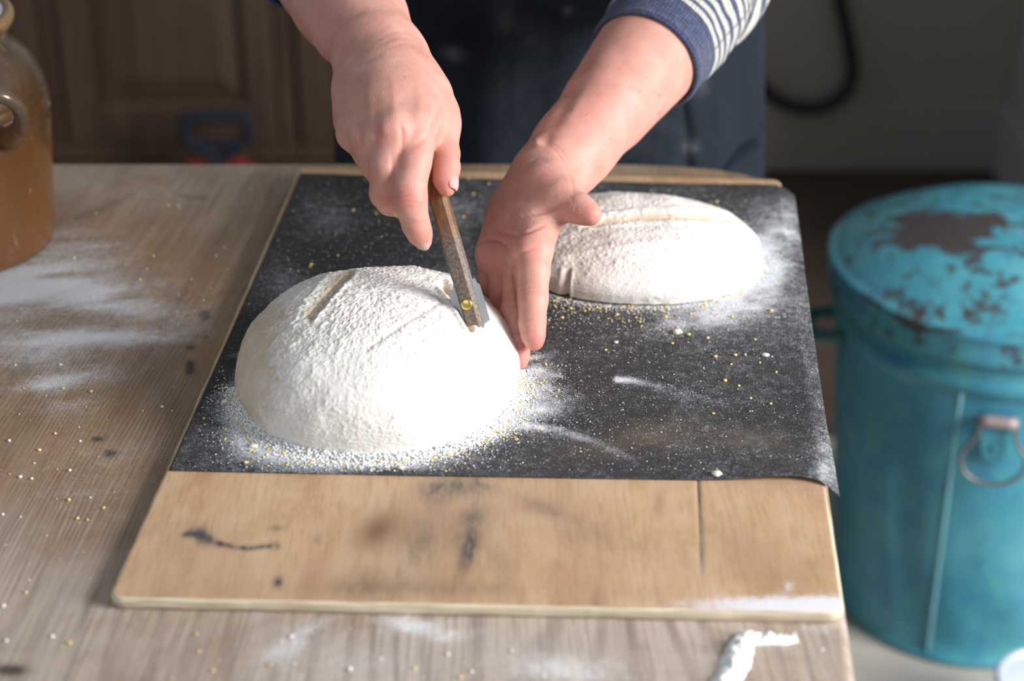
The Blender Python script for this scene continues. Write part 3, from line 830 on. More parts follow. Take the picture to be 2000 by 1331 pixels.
# ------------------------------------------------------------------ stoneware jar
JB = T(-102, 470)
def jar_mat():
    m = M('brown_salt_glaze')
    g = m.n('ShaderNodeSeparateXYZ', inp={'Vector': m.pos()}).outputs['Z']
    hz = m.math('MULTIPLY', m.math('SUBTRACT', g, TZ), 5.3)
    n = m.noise(26, detail=6, rough=0.65, dist=0.8)
    sp = m.noise(420, detail=3, rough=0.7)
    t = m.math('ADD', hz, m.math('MULTIPLY', m.math('SUBTRACT', n, 0.5), 0.55))
    c = m.ramp(t, [(0.0, (0.225, 0.090, 0.024)), (0.45, (0.195, 0.082, 0.026)), (0.68, (0.125, 0.060, 0.025)), (0.80, (0.125, 0.085, 0.055)), (0.93, (0.075, 0.060, 0.048)), (1.0, (0.26, 0.16, 0.075))])
    c = m.mix(m.math('MULTIPLY', m.ramp(sp, [(0.35, 1.0), (0.55, 0.0)]), 0.35), c, (0.10, 0.055, 0.022))
    c = m.mix(m.math('MULTIPLY', m.ramp(m.noise(60, detail=5, rough=0.7, dist=1.0), [(0.62, 0.0), (0.72, 1.0)]), 0.35), c, (0.62, 0.58, 0.54))
    m.set(Base_Color=c, Roughness=0.25, Normal=m.bump(sp, 0.10, 0.0008), Coat_Weight=0.35, Coat_Roughness=0.1)
    return m.m
jm = jar_mat()
jar = empty('stoneware_jar', tuple(JB))
tag(jar, 'brown glazed stoneware jar with a looped handle, left on the table', 'jar')
prof = [(0.0, 0.0), (0.082, 0.0), (0.0862, 0.002), (0.0885, 0.008), (0.0902, 0.03), (0.0925, 0.06), (0.0953, 0.085), (0.0968, 0.105)]
for k in range(13):                                  # turned rings round the shoulder
    z = 0.112 + k * 0.0025
    prof.append((np.interp(z, [0.105, 0.125, 0.142], [0.0968, 0.0966, 0.0935]) + (0.0009 if k % 3 == 1 else -0.0009), z))
prof += [(0.0895, 0.150), (0.083, 0.1585), (0.0745, 0.1665), (0.0705, 0.1725), (0.0690, 0.1775)]
V, F = lathe(prof + [(0.060, 0.1785), (0.0, 0.1785)], 96, tuple(JB))
link('body', npmesh('body', V, F), jm, jar)
V, F = lathe([(0.066, 0.176), (0.070, 0.1785), (0.0755, 0.183), (0.0782, 0.188), (0.0785, 0.192), (0.0765, 0.1948), (0.0735, 0.1952), (0.071, 0.1935), (0.069, 0.1795)], 96, tuple(JB))
link('rim', npmesh('rim', V, F), jm, jar)
V, F = lathe([(0.0, 0.180), (0.0712, 0.180), (0.0714, 0.1925), (0.069, 0.1938), (0.030, 0.1942), (0.028, 0.1950), (0.0, 0.1952)], 72, tuple(JB))
link('lid', npmesh('lid', V, F), simple('dusty_grey_lid', (0.42, 0.42, 0.41), 0.8, var=0.25, scale=60, bump=0.2), jar)
hp = catmull([D(-95, 205, 1.352), D(-62, 190, 1.322), D(-30, 184, 1.314), D(0, 187, 1.316), D(24, 199, 1.324), D(40, 220, 1.338), D(40, 242, 1.352), D(26, 257, 1.366), D(16, 268, 1.382)], 8)
V, F = tube(hp, np.interp(np.linspace(0, 1, len(hp)), [0, 0.1, 0.5, 0.85, 1], [0.011, 0.0065, 0.0068, 0.0068, 0.011]), 16, flat=0.8)
link('handle', npmesh('handle', V, F), jm, jar)

# ------------------------------------------------------------------ teal bin
def bin_mat(lid):
    m = M('chipped_teal_paint_lid' if lid else 'chipped_teal_paint')
    n = m.noise(7, detail=5, rough=0.6, dist=0.6)
    c = m.ramp(n, [(0.28, (0.036, 0.205, 0.290)), (0.5, (0.060, 0.300, 0.390)), (0.74, (0.115, 0.390, 0.460))])
    f2 = m.noise(60, detail=4, rough=0.7)
    c = m.mix(m.math('MULTIPLY', m.ramp(f2, [(0.5, 0.0), (0.8, 1.0)]), 0.45), c, (0.12, 0.40, 0.36))
    f3 = m.noise(13, detail=6, rough=0.7, dist=1.0)
    c = m.mix(m.math('MULTIPLY', m.ramp(f3, [(0.50, 0.0), (0.62, 1.0)]), 0.6), c, (0.040, 0.22, 0.40))
    f4 = m.noise(11, detail=4, rough=0.7, dist=0.8)
    c = m.mix(m.math('MULTIPLY', m.ramp(f4, [(0.55, 0.0), (0.70, 1.0)]), 0.5), c, (0.10, 0.42, 0.33))
    if lid:
        ru = m.noise(17, detail=6, rough=0.62, dist=0.9)
        pt = m.attr('rust')
        k = m.math('MULTIPLY', m.math('SUBTRACT', m.math('ADD', ru, m.math('MULTIPLY', pt, 0.30)), 0.59), 14.0, clamp=True)
        spot = m.ramp(m.noise(48, detail=4, rough=0.65, dist=0.6), [(0.560, 0.0), (0.61, 1.0)])
        k = m.math('MAXIMUM', k, m.math('MULTIPLY', spot, 0.9))
    else:
        ru = m.noise(22, detail=6, rough=0.65, dist=1.2)
        k = m.math('MULTIPLY', m.math('SUBTRACT', m.math('ADD', ru, m.math('MULTIPLY', m.attr('rust'), 0.4)), 0.80), 10.0, clamp=True)
    c = m.mix(m.math('MULTIPLY', k, 0.92), c, (0.060, 0.032, 0.024))
    if not lid:
        st = m.noise(1.0, m.mapped((40, 40, 3.5)), 4, 0.6, 0.6)
        c = m.mix(m.math('MULTIPLY', m.ramp(st, [(0.62, 0.0), (0.8, 1.0)]), 0.4), c, (0.03, 0.15, 0.20))
    m.set(Base_Color=c, Roughness=0.42, Normal=m.bump(m.noise(40, detail=4), 0.12, 0.003))
    return m.m
bm_body, bm_lid = bin_mat(False), bin_mat(True)
metal_dark = simple('dull_dark_steel', (0.20, 0.19, 0.18), 0.45, 0.7, 0.3, 120)
BX, BY = 0.575, 1.872
binr = empty('flour_bin', (BX, BY, 0))
tag(binr, 'teal metal bin with a rust-spotted domed lid right of the table', 'bin')
def bdisp(th, z, r):
    q = np.stack([np.cos(th) * 2.2 + 0 * z, np.sin(th) * 2.2 + 0 * z, z * 5 + 0 * th], -1)
    d = (fbm(q, 3, 101) - 0.5) * 0.010
    # a long crease on the near left of the wall
    a = (th - math.radians(226) + (z - 0.25) * 0.6)
    d = d - 0.006 * np.exp(-(a / 0.10) ** 2) * np.exp(-((z - 0.20) / 0.14) ** 2)
    return d * sstep(0.0, 0.04, z) * (1 - sstep(0.36, 0.40, z)) * (r > 0.1)
bprof = [(0.0, 0.004), (0.150, 0.004), (0.155, 0.0), (0.158, 0.003), (0.1585, 0.010), (0.1555, 0.014), (0.163, 0.09), (0.171, 0.18), (0.180, 0.28), (0.1875, 0.36), (0.1905, 0.398), (0.1945, 0.402), (0.1955, 0.408), (0.1945, 0.414), (0.192, 0.418), (0.1935, 0.452), (0.190, 0.455), (0.0, 0.455)]
V, F = lathe(bprof, 160, (BX, BY, 0), bdisp, sub=3)
px, py, _ = proj(V)
rust = 0.5 * blob(px, py, 1840, 940, 14, 40) + 0.5 * blob(px, py, 1822, 1030, 14, 40) + 0.4 * blob(px, py, 1747, 1090, 12, 40) + 0.4 * blob(px, py, 1835, 695, 25, 10)
link('body', npmesh('body', V, F, dict(rust=rust)), bm_body, binr)
lprof = [(0.199, 0.442), (0.203, 0.441), (0.2045, 0.444), (0.2040, 0.470), (0.2065, 0.474), (0.2055, 0.478), (0.196, 0.482), (0.188, 0.4875), (0.165, 0.500), (0.135, 0.512), (0.100, 0.521), (0.06, 0.527), (0.025, 0.530), (0.0, 0.5305)]
V, F = lathe(lprof, 128, (BX, BY, 0), lambda th, z, r: (fbm(np.stack([np.cos(th) * 3 * r * 8, np.sin(th) * 3 * r * 8, z + 0 * th], -1), 2, 105) - 0.5) * 0.004 * (r > 0.02), sub=3)
q = np.stack([V[:, 0] * 9, V[:, 1] * 9, V[:, 2] * 9], -1)
px, py, _ = proj(V)
rust = 1.25 * blob(px, py, 1835, 452, 88, 44, 8) + 0.45 * blob(px, py, 1790, 570, 50, 18, -10) + 0.5 * blob(px, py, 1960, 430, 80, 14, 12) + 0.35 * blob(px, py, 1980, 505, 60, 16) + 0.25 * blob(px, py, 1950, 600, 60, 30)
dl, _t = polydist(px, py, [(1680, 570), (1740, 615), (1800, 640), (1880, 650), (2000, 652)])
rust += 0.55 * np.exp(-(dl / 6) ** 2)
link('lid', npmesh('lid', V, F, dict(rust=rust)), bm_lid, binr)
def on_bin(px, z):                # front point of the bin wall seen at column px
    for yy in np.linspace(1.6, 1.9, 600):
        pass
    return None
R_ = lambda z: np.interp(z, [0.014, 0.09, 0.18, 0.28, 0.36, 0.398, 0.452], [0.1555, 0.163, 0.171, 0.18, 0.1875, 0.1905, 0.1935])
def bp(az, z, out=0.0):           # az in degrees, 270 faces the photographer
    a = math.radians(az); r = R_(z) + out
    return np.array([BX + r * math.cos(a), BY + r * math.sin(a), z])
# folded seam down the wall
seam = [bp(243.5 + 3.0 * z, z, 0.0006) for z in np.linspace(0.012, 0.398, 40)]
V, F = tube(seam, 0.0026, 8, flat=0.5)
link('seam', npmesh('seam', V, F), simple('scuffed_pale_teal', (0.15, 0.36, 0.41), 0.5, var=0.4, scale=25), binr)
# front ring handle with its bracket
AZ = 257.5
a = math.radians(AZ); ux = np.array([-math.sin(a), math.cos(a), 0]); no = np.array([math.cos(a), math.sin(a), 0.0]); uz = np.array([0, 0, 1.0])
hc = bp(AZ, 0.372, 0.004)
def hpnt(x, z, out=0.0): return hc + ux * x + uz * z + no * out
V, F = tube([hpnt(x, 0, 0.004) for x in (-0.021, -0.010, 0.010, 0.021)], 0.0068, 14)
V2, F2 = tube([hpnt(-0.016, 0.0, 0.002), hpnt(-0.015, -0.030, -0.001), hpnt(-0.013, -0.048, -0.003)], 0.003, 8)
V3, F3 = tube([hpnt(0.016, 0.0, 0.002), hpnt(0.015, -0.030, -0.001), hpnt(0.013, -0.048, -0.003)], 0.003, 8)
br = link('handle_bracket', npmesh('handle_bracket', *join([(V, F)])), simple('rubbed_bracket_steel', (0.34, 0.27, 0.27), 0.5, 0.3, 0.3, 90), binr)
pl = [(-0.017, 0.0), (0.017, 0.0), (0.0150, -0.030), (0.010, -0.052), (-0.010, -0.052), (-0.0150, -0.030)]
PV = [hpnt(x, z, 0.0005 + 0.22 * min(0, z) * 0.03) for x, z in pl] + [hpnt(x, z, -0.006) for x, z in pl]
PF = [[0, 1, 2, 3, 4, 5][::-1], [6, 7, 8, 9, 10, 11]] + [[i, (i + 1) % 6, (i + 1) % 6 + 6, i + 6] for i in range(6)]
link('bracket_plate', npmesh('bracket_plate', np.array(PV), PF), bm_body, binr, False)
V, F = lathe([(0.0, 0.0), (0.0042, 0.0), (0.0036, 0.0016), (0.0018, 0.0024), (0.0, 0.0026)], 16)
V = np.array([hpnt(v[0], -0.036 + v[1], 0.0008 + v[2]) for v in V])
link('rivet', npmesh('rivet', V, F), bm_body, binr)
ang = np.linspace(0, 2 * math.pi, 61)[:-1]
rp = [(-0.019, -0.002), (-0.0205, -0.016), (-0.027, -0.027), (-0.034, -0.038), (-0.034, -0.052), (-0.024, -0.066), (-0.006, -0.0725), (0.012, -0.071), (0.027, -0.062), (0.0345, -0.048), (0.033, -0.036), (0.026, -0.027), (0.0205, -0.016), (0.019, -0.002)]
V, F = tube(catmull([hpnt(x, z, 0.007 + 0.01 * min(1, -z / 0.07)) for x, z in rp], 6), 0.0023, 10)
link('ring_handle', npmesh('ring_handle', V, F), metal_dark, binr)
# side lug
AZ = 182.0
a = math.radians(AZ); ux = np.array([-math.sin(a), math.cos(a), 0]); no = np.array([math.cos(a), math.sin(a), 0.0]); hc = bp(AZ, 0.395, 0.004)
V, F = tube(catmull([hpnt(-0.03, 0.0, -0.004), hpnt(-0.028, 0.0, 0.018), hpnt(-0.015, 0.0, 0.030), hpnt(0.015, 0.0, 0.030), hpnt(0.028, 0, 0.018), hpnt(0.03, 0.0, -0.004)], 6), 0.0075, 12)
link('side_handle', npmesh('side_handle', V, F), simple('dark_teal_paint', (0.03, 0.12, 0.14), 0.5), binr)

# ------------------------------------------------------------------ pale metal pail at the bottom right corner
PC = G(2056, 1334, 0.11)
pail = empty('metal_pail', (PC[0], PC[1], 0)); tag(pail, 'pale blue-grey metal pail with a dark inside before the teal bin', 'pail')
V, F = lathe([(0.0, 0.003), (0.040, 0.003), (0.043, 0.0), (0.045, 0.004), (0.058, 0.100), (0.0615, 0.105), (0.062, 0.110), (0.0595, 0.113), (0.055, 0.111), (0.0525, 0.104), (0.040, 0.008), (0.0, 0.008)], 64, (PC[0], PC[1], 0))
m = M('galvanised_steel'); rz = m.n('ShaderNodeSeparateXYZ', inp={'Vector': m.pos()}).outputs['Z']
m.set(Base_Color=m.mix(m.noise(40), (0.45, 0.50, 0.56), (0.62, 0.68, 0.74)), Roughness=0.45, Metallic=0.2)
link('body', npmesh('body', V, F), m.m, pail)
V, F = lathe([(0.0, 0.0605), (0.0478, 0.0605), (0.0478, 0.062), (0.0, 0.064)], 48, (PC[0], PC[1], 0))
link('inside_disc', npmesh('inside_disc', V, F), simple('dark_pail_inside', (0.02, 0.02, 0.02), 0.9), pail)  # near-black disc that makes the pail's inside dark from halfway up

# ------------------------------------------------------------------ cupboard behind
CY = 3.09
cup = empty('cupboard', (-0.72, CY, 0)); tag(cup, 'dark brown wooden cupboard with raised panel doors against the back wall', 'cupboard')
def cupboard_wood():
    m = M('brown_waxed_wood')
    v = m.noise(1.0, m.mapped((40, 40, 3)), 5, 0.6, 0.6)
    big = m.noise(3.5, detail=3)
    c = m.ramp(v, [(0.25, (0.028, 0.016, 0.009)), (0.55, (0.058, 0.034, 0.020)), (0.8, (0.090, 0.058, 0.036))])
    c = m.mix(m.math('MULTIPLY', big, 0.5), c, (0.07, 0.036, 0.018))
    m.set(Base_Color=c, Roughness=0.5, Normal=m.bump(v, 0.15, 0.002))
    return m.m
cw = cupboard_wood()
def cpart(name, x0, x1, y0, y1, z0, z1, bev=0.003, parent=None):
    return link(name, boxmesh(name, x0, x1, y0, y1, z0, z1, bev), cw, parent or cup, False)
cpart('plinth', -1.66, 0.02, CY + 0.020, 3.25, 0.0, 0.085)
cpart('carcass', -1.65, 0.01, CY + 0.022, 3.25, 0.086, 0.86)
cpart('top', -1.68, 0.04, CY - 0.02, 3.255, 0.8605, 0.895, 0.006)
cpart('face_stile', -0.425, -0.392, CY, CY + 0.0215, 0.086, 0.86)
cpart('face_stile', -0.845, -0.820, CY, CY + 0.0215, 0.086, 0.86)
cpart('face_stile', -1.65, -1.262, CY, CY + 0.0215, 0.086, 0.86)
cpart('bottom_rail', -1.26, -0.846, CY + 0.001, CY + 0.0215, 0.086, 0.122)
cpart('bottom_rail', -0.819, -0.426, CY + 0.001, CY + 0.0215, 0.086, 0.122)
cpart('bottom_rail', -0.391, 0.01, CY + 0.001, CY + 0.0215, 0.086, 0.122)
def door(x0, x1):
    d = cpart('door', x0, x1, CY + 0.006, CY + 0.0212, 0.127, 0.852, 0.002)
    s = 0.056
    for nm, a, b, z0, z1 in (('stile', x0, x0 + s, 0.127, 0.852), ('stile', x1 - s, x1, 0.127, 0.852), ('rail', x0 + s + .0005, x1 - s - .0005, 0.127, 0.205), ('rail', x0 + s + .0005, x1 - s - .0005, 0.775, 0.852)):
        cpart(nm, a, b, CY - 0.012, CY + 0.0055, z0, z1, 0.004, d)
    bm = bmesh.new()                                 # raised panel with a sloping border
    xs = (x0 + s + 0.004, x0 + s + 0.045, x1 - s - 0.045, x1 - s - 0.004); zs = (0.209, 0.250, 0.730, 0.771)
    o_ = [bm.verts.new((xs[i], CY + 0.0052, zs[j])) for i, j in ((0, 0), (3, 0), (3, 3), (0, 3))]
    n_ = [bm.verts.new((xs[i], CY - 0.006, zs[j])) for i, j in ((1, 1), (2, 1), (2, 2), (1, 2))]
    bm.faces.new(n_)
    for i in range(4): bm.faces.new((o_[i], o_[(i + 1) % 4], n_[(i + 1) % 4], n_[i]))
    bm.normal_update()
    me = bpy.data.meshes.new('panel'); bm.to_mesh(me); bm.free()
    link('panel', me, cw, d, False)
    V, F = lathe([(0, 0), (0.006, 0.0), (0.006, 0.012), (0.014, 0.018), (0.014, 0.026), (0, 0.03)], 16)
    V = np.stack([V[:, 0] + x1 - 0.028, CY - 0.012 - V[:, 2], V[:, 1] + 0.52], -1)
    link('knob', npmesh('knob', V, F), metal_dark, d)
door(-1.258, -0.849); door(-0.816, -0.429); door(-0.388, 0.006)

# ------------------------------------------------------------------ small spade with a D grip in front of the cupboard
SY = 2.95
sp = empty('hand_spade', (atY(425, 330, SY)[0], SY, 0.0)); tag(sp, 'navy blue D-shaped tool grip above something red, in front of the brown cupboard', 'spade')
navy = simple('navy_plastic', (0.0035, 0.005, 0.016), 0.75); red = simple('red_plastic', (0.22, 0.012, 0.018), 0.5)
c0 = lambda px, py, dy=0: atY(px, py, SY + dy)
V, F = tube(catmull([c0(362, 238), c0(362, 230), c0(380, 228), c0(425, 228), c0(470, 226), c0(482, 228), c0(484, 240)], 5), 0.0125, 14)
V2, F2 = tube(catmull([c0(362, 236), c0(362, 265), c0(376, 283), c0(405, 296), c0(428, 318)], 5), 0.011, 12)
V3, F3 = tube(catmull([c0(484, 238), c0(484, 262), c0(472, 282), c0(448, 296), c0(428, 318)], 5), 0.011, 12)
V4, F4 = tube(catmull([c0(366, 272), c0(395, 280), c0(455, 280), c0(480, 270)], 5), 0.010, 12)
link('grip', npmesh('grip', *join([(V, F), (V2, F2), (V3, F3), (V4, F4)])), navy, sp)
sx = c0(428, 318)[0]; sz = c0(428, 318)[2]
V, F = tube([(sx, SY, sz + 0.012), (sx, SY, 0.055)], 0.014, 16)
link('shaft', npmesh('shaft', V, F), navy, sp)
bm = bmesh.new()
for px_, s in ((403, -1), (448, 1)):
    pass
bw = 0.062
outl = [(-bw, 0.118), (-0.05, 0.128), (-0.030, 0.131), (-0.012, 0.118), (0.012, 0.118), (0.030, 0.134), (0.05, 0.130), (bw, 0.116), (bw * 0.95, 0.05), (0.035, 0.012), (0, 0.0), (-0.035, 0.012), (-bw * 0.95, 0.05)]
outl = [(x, z + 0.020 if z > 0.1 else z) for x, z in outl]
Vb = [(sx + x, SY - 0.012 + 0.25 * x * x / bw, z) for x, z in outl] + [(sx + x, SY - 0.016 + 0.25 * x * x / bw, z) for x, z in outl]
k = len(outl)
Fb = [list(range(k)), list(range(k, 2 * k))[::-1]] + [[i, i + k, (i + 1) % k + k, (i + 1) % k] for i in range(k)]
link('blade', npmesh('blade', np.array(Vb), Fb), red, sp, False)
bm.free()

# ------------------------------------------------------------------ black hose on the grey wall
HY = BACKY - 0.035
hose = [(1600, -700), (1606, -400), (1618, -150), (1637, -20), (1652, 55), (1663, 110), (1664, 150), (1650, 180), (1620, 203), (1585, 211), (1548, 208), (1515, 192), (1480, 160), (1455, 100), (1445, 0), (1440, -300), (1440, -700)]
V, F = tube(catmull([atY(a, b, HY - 0.0) for a, b in hose], 8), 0.0120, 14)
tag(link('hose', npmesh('hose', V, F), simple('black_rubber', (0.012, 0.012, 0.012), 0.5)), 'black rubber hose hanging in a loop on the grey back wall', 'hose')

# ------------------------------------------------------------------ the blade on its wooden stick
HA, HB = D(929, 640, 1.2205), D(826, 285, 1.202)       # lower and upper end of the stick
ax = (HB - HA) / np.linalg.norm(HB - HA)
tc = CAM - (HA + HB) / 2; tc -= (tc @ ax) * ax; tc /= np.linalg.norm(tc)
sdv = np.cross(ax, tc); sdv /= np.linalg.norm(sdv)
if sdv @ RT < 0: sdv = -sdv
yaw = math.radians(14)                               # broad face turned a little to the left, narrow side showing on the right
wv = sdv * math.cos(yaw) + tc * math.sin(yaw); nv = -sdv * math.sin(yaw) + tc * math.cos(yaw)
HLEN = np.linalg.norm(HB - HA)
scorer = empty('dough_scorer', tuple(HA)); tag(scorer, 'wooden stick with a grey razor blade and brass rivet, held against the round loaf', 'blade')
def wood_handle():
    m = M('worn_walnut_handle')
    a = tuple(ax)
    n = m.noise(1.0, m.mapped((260, 260, 40)), 4, 0.6, 0.5)
    c = m.ramp(n, [(0.3, (0.075, 0.032, 0.014)), (0.6, (0.19, 0.085, 0.030)), (0.8, (0.30, 0.155, 0.060))])
    c = m.mix(m.attr('worn'), c, m.ramp(m.noise(500, detail=3), [(0.3, (0.075, 0.050, 0.036)), (0.7, (0.25, 0.21, 0.18))]))
    m.set(Base_Color=c, Roughness=0.6)
    return m.m
hw, ht = 0.0062, 0.0050
secs = np.linspace(0, 1, 40)
prof = [(-1, -1), (1, -1), (1, 0.35), (0.62, 1), (-0.62, 1), (-1, 0.35)]
V = []
for s in secs:
    k = 0.92 + 0.08 * min(1, s * 3); b = 0.35 if s < 0.02 or s > 0.98 else 0
    for x, y in prof:
        V.append(HA + ax * (s * HLEN) + wv * (x * hw * k * (1 - b * 0.15)) + nv * (y * ht * k * (1 - b * 0.2)))
F = gridfaces(40, 6, True).tolist() + [list(range(6))[::-1], list(range(39 * 6, 40 * 6))]
worn = np.repeat(np.clip(1 - sstep(0.42, 0.62, secs) + 0.0, 0, 1), 6) * 0.85
me = npmesh('handle', np.array(V), F, dict(worn=worn))
link('handle', me, wood_handle(), scorer, False)
steel = simple('grey_razor_steel', (0.46, 0.48, 0.49), 0.45, 0.5, 0.2, 90)
# double-edged blade: a slotted notched plate set in the stick's end, crosswise
bw, bl = 0.0112, 0.028
bo = [(-bw, 0.004), (-bw, -bl * .2), (-bw * 0.86, -bl * .26)]
ol = [(-bw, 0.0035), (-bw * 0.80, -0.0020), (-bw * 0.35, -0.0050), (bw * 0.45, -0.0045), (bw * 0.62, -0.0010), (bw, 0.0005), (bw, 0.026), (bw * 0.86, 0.0275), (bw * 0.80, 0.0315), (bw * 0.66, 0.0305), (bw * 0.55, 0.0335), (bw * 0.3, 0.0330), (-bw * 0.3, 0.0330), (-bw * 0.62, 0.0305), (-bw * 0.72, 0.0265), (-bw, 0.0255)]
bc = HA + ax * 0.002 + nv * (-0.0002)
tilt = math.radians(0)
Vb = [bc + wv * x + ax * z + nv * (0.00012 + 6.0 * x * x * 0.5) for x, z in ol] + [bc + wv * x + ax * z + nv * (-0.00012 + 6.0 * x * x * 0.5) for x, z in ol]
k = len(ol)
Fb = [list(range(k)), list(range(k, 2 * k))[::-1]] + [[i, i + k, (i + 1) % k + k, (i + 1) % k] for i in range(k)]
link('razor_blade', npmesh('razor_blade', np.array(Vb), Fb), steel, scorer, False)
V, F = lathe([(0.0, 0.0), (0.0040, 0.0), (0.0038, 0.0006), (0.0025, 0.0009), (0.0, 0.0010)], 24)
rc = HA + ax * 0.0175 + nv * (ht * 0.97) - wv * 0.0004
V = np.array([rc + wv * v[0] + ax * v[1] + nv * v[2] for v in V])
link('rivet', npmesh('rivet', V, F), simple('brass', (0.72, 0.52, 0.16), 0.3, 0.9, 0.1, 90), scorer)

# ------------------------------------------------------------------ the baker: one continuous body grown from a distance field
PX_, PY_ = 0.035, 1.685                               # where the baker stands
def axis(lo, f0, f1, hi, hf, hc):
    a = np.arange(f0, f1, hf)
    left = [f0]; s = hf
    while left[-1] > lo: s = min(s * 1.12, hc); left.append(left[-1] - s)
    right = [a[-1]]; s = hf
    while right[-1] < hi: s = min(s * 1.12, hc); right.append(right[-1] + s)
    return np.array(left[:0:-1] + list(a) + right[1:])
HF = 0.00135
GX = axis(-0.31, -0.128, 0.082, 0.36, HF, 0.006)
GY = axis(1.0, 1.045, 1.295, 1.90, HF, 0.006)
GZ = axis(0.70, 0.758, 0.985, 1.42, HF, 0.006)
FIELD = np.full((len(GX), len(GY), len(GZ)), 0.5, np.float32)
def box(lo, hi):
    return tuple(slice(max(0, np.searchsorted(g, l) - 1), min(len(g), np.searchsorted(g, h) + 1)) for g, l, h in zip((GX, GY, GZ), lo, hi))
def smin(a, b, k):
    h = np.clip(0.5 + 0.5 * (b - a) / k, 0, 1)
    return b + (a - b) * h - k * h * (1 - h)
def cone_d(sl, a, b, ra, rb):
    x = GX[sl[0]][:, None, None].astype(np.float32); y = GY[sl[1]][None, :, None].astype(np.float32); z = GZ[sl[2]][None, None, :].astype(np.float32)
    v = (b - a).astype(np.float32); L2_ = float(v @ v) + 1e-12
    dx, dy, dz = x - np.float32(a[0]), y - np.float32(a[1]), z - np.float32(a[2])
    t = np.clip((dx * v[0] + dy * v[1] + dz * v[2]) / L2_, 0, 1)
    return np.sqrt((dx - t * v[0]) ** 2 + (dy - t * v[1]) ** 2 + (dz - t * v[2]) ** 2) - (ra + (rb - ra) * t)
def add_cone(field, a, b, ra, rb, k):
    mg = max(ra, rb) + k + 0.014
    sl = box(np.minimum(a, b) - mg, np.maximum(a, b) + mg)
    field[sl] = smin(field[sl], cone_d(sl, a, b, ra, rb), k)
def P4(p):                                           # (px, py, depth, radius in px) -> point, radius in metres
    return D(p[0], p[1], p[2]), p[3] * p[2] / FPX
def chain(field, pts, k):
    q = [P4(p) for p in pts]
    P_ = np.array([p for p, r in q]); mg = max(r for p, r in q) + k + 0.014
    sl = box(P_.min(0) - mg, P_.max(0) + mg)
    f = None
    for (a, ra), (b, rb) in zip(q[:-1], q[1:]):
        d = cone_d(sl, a, b, ra, rb)
        f = d if f is None else smin(f, d, 0.001)
    field[sl] = smin(field[sl], f, k)
def wchain(field, pts, k):                           # world points with metric radii
    for a, b in zip(pts[:-1], pts[1:]): add_cone(field, np.array(a[:3]), np.array(b[:3]), a[3], b[3], k)

# torso and upper arms (inside the clothes)
wchain(FIELD, [(PX_ - 0.07, PY_, 0.80, 0.105), (PX_ - 0.07, PY_, 1.15, 0.105), (PX_ - 0.06, PY_, 1.27, 0.09)], 0.05)
wchain(FIELD, [(PX_ + 0.07, PY_, 0.80, 0.105), (PX_ + 0.07, PY_, 1.15, 0.105), (PX_ + 0.06, PY_, 1.27, 0.09)], 0.05)
SHR, SHL = (PX_ - 0.165, PY_ - 0.005, 1.27), (PX_ + 0.165, PY_ - 0.005, 1.27)
wchain(FIELD, [(PX_ - 0.09, PY_, 1.29, 0.06), (*SHR, 0.058)], 0.05)
wchain(FIELD, [(PX_ + 0.09, PY_, 1.29, 0.06), (*SHL, 0.058)], 0.05)
ELR, ELL = P4((535, -225, 1.47, 120)), P4((1372, -55, 1.50, 112))
wchain(FIELD, [(*SHR, 0.047), (*ELR[0], 0.043)], 0.01)
wchain(FIELD, [(*SHL, 0.047), (*ELL[0], 0.043)], 0.01)

# forearms
chain(FIELD, [(535, -225, 1.47, 112), (650, -45, 1.362, 112), (672, -2, 1.335, 104), (694, 45, 1.308, 90), (720, 95, 1.276, 70)], 0.03)
chain(FIELD, [(680, 0, 1.335, 98), (712, 40, 1.308, 86), (755, 100, 1.272, 66)], 0.012)
chain(FIELD, [(1372, -55, 1.50, 112), (1272, 100, 1.425, 106), (1182, 214, 1.370, 90), (1118, 292, 1.343, 72)], 0.03)
chain(FIELD, [(1118, 292, 1.343, 70), (1088, 330, 1.330, 62)], 0.02)
# right hand (on the picture's left): back of the hand
RH = FIELD
for a, b in [((752, 100, 1.272, 62), (818, 238, 1.204, 40)), ((742, 104, 1.270, 64), (772, 256, 1.190, 41)), ((722, 112, 1.272, 62), (726, 272, 1.197, 37)), ((712, 130, 1.276, 52), (693, 262, 1.218, 34))]:
    chain(RH, [a, b], 0.012)
chain(RH, [(765, 165, 1.243, 76), (768, 215, 1.222, 74)], 0.016)
chain(RH, [(790, 125, 1.275, 48), (838, 190, 1.246, 47), (856, 240, 1.232, 41)], 0.014)
chain(RH, [(700, 180, 1.255, 44), (697, 235, 1.235, 38)], 0.012)
chain(RH, [(818, 236, 1.205, 40), (819, 250, 1.199, 38)], 0.008)
# left hand: palm seen from the front
chain(FIELD, [(1088, 330, 1.330, 62), (1050, 352, 1.322, 58), (1003, 405, 1.318, 48), (966, 500, 1.303, 33)], 0.014)
chain(FIELD, [(1075, 335, 1.330, 50), (1022, 430, 1.306, 48), (990, 515, 1.290, 33)], 0.012)
chain(FIELD, [(1080, 335, 1.328, 50), (1035, 430, 1.296, 46), (1016, 510, 1.278, 34)], 0.012)
chain(FIELD, [(1088, 338, 1.325, 48), (1056, 430, 1.288, 40), (1042, 488, 1.264, 36)], 0.012)
chain(FIELD, [(1072, 335, 1.318, 50), (1066, 362, 1.298, 46), (1092, 385, 1.283, 37)], 0.012)   # ball of the thumb
chain(FIELD, [(1005, 440, 1.306, 40), (975, 495, 1.296, 38)], 0.012)

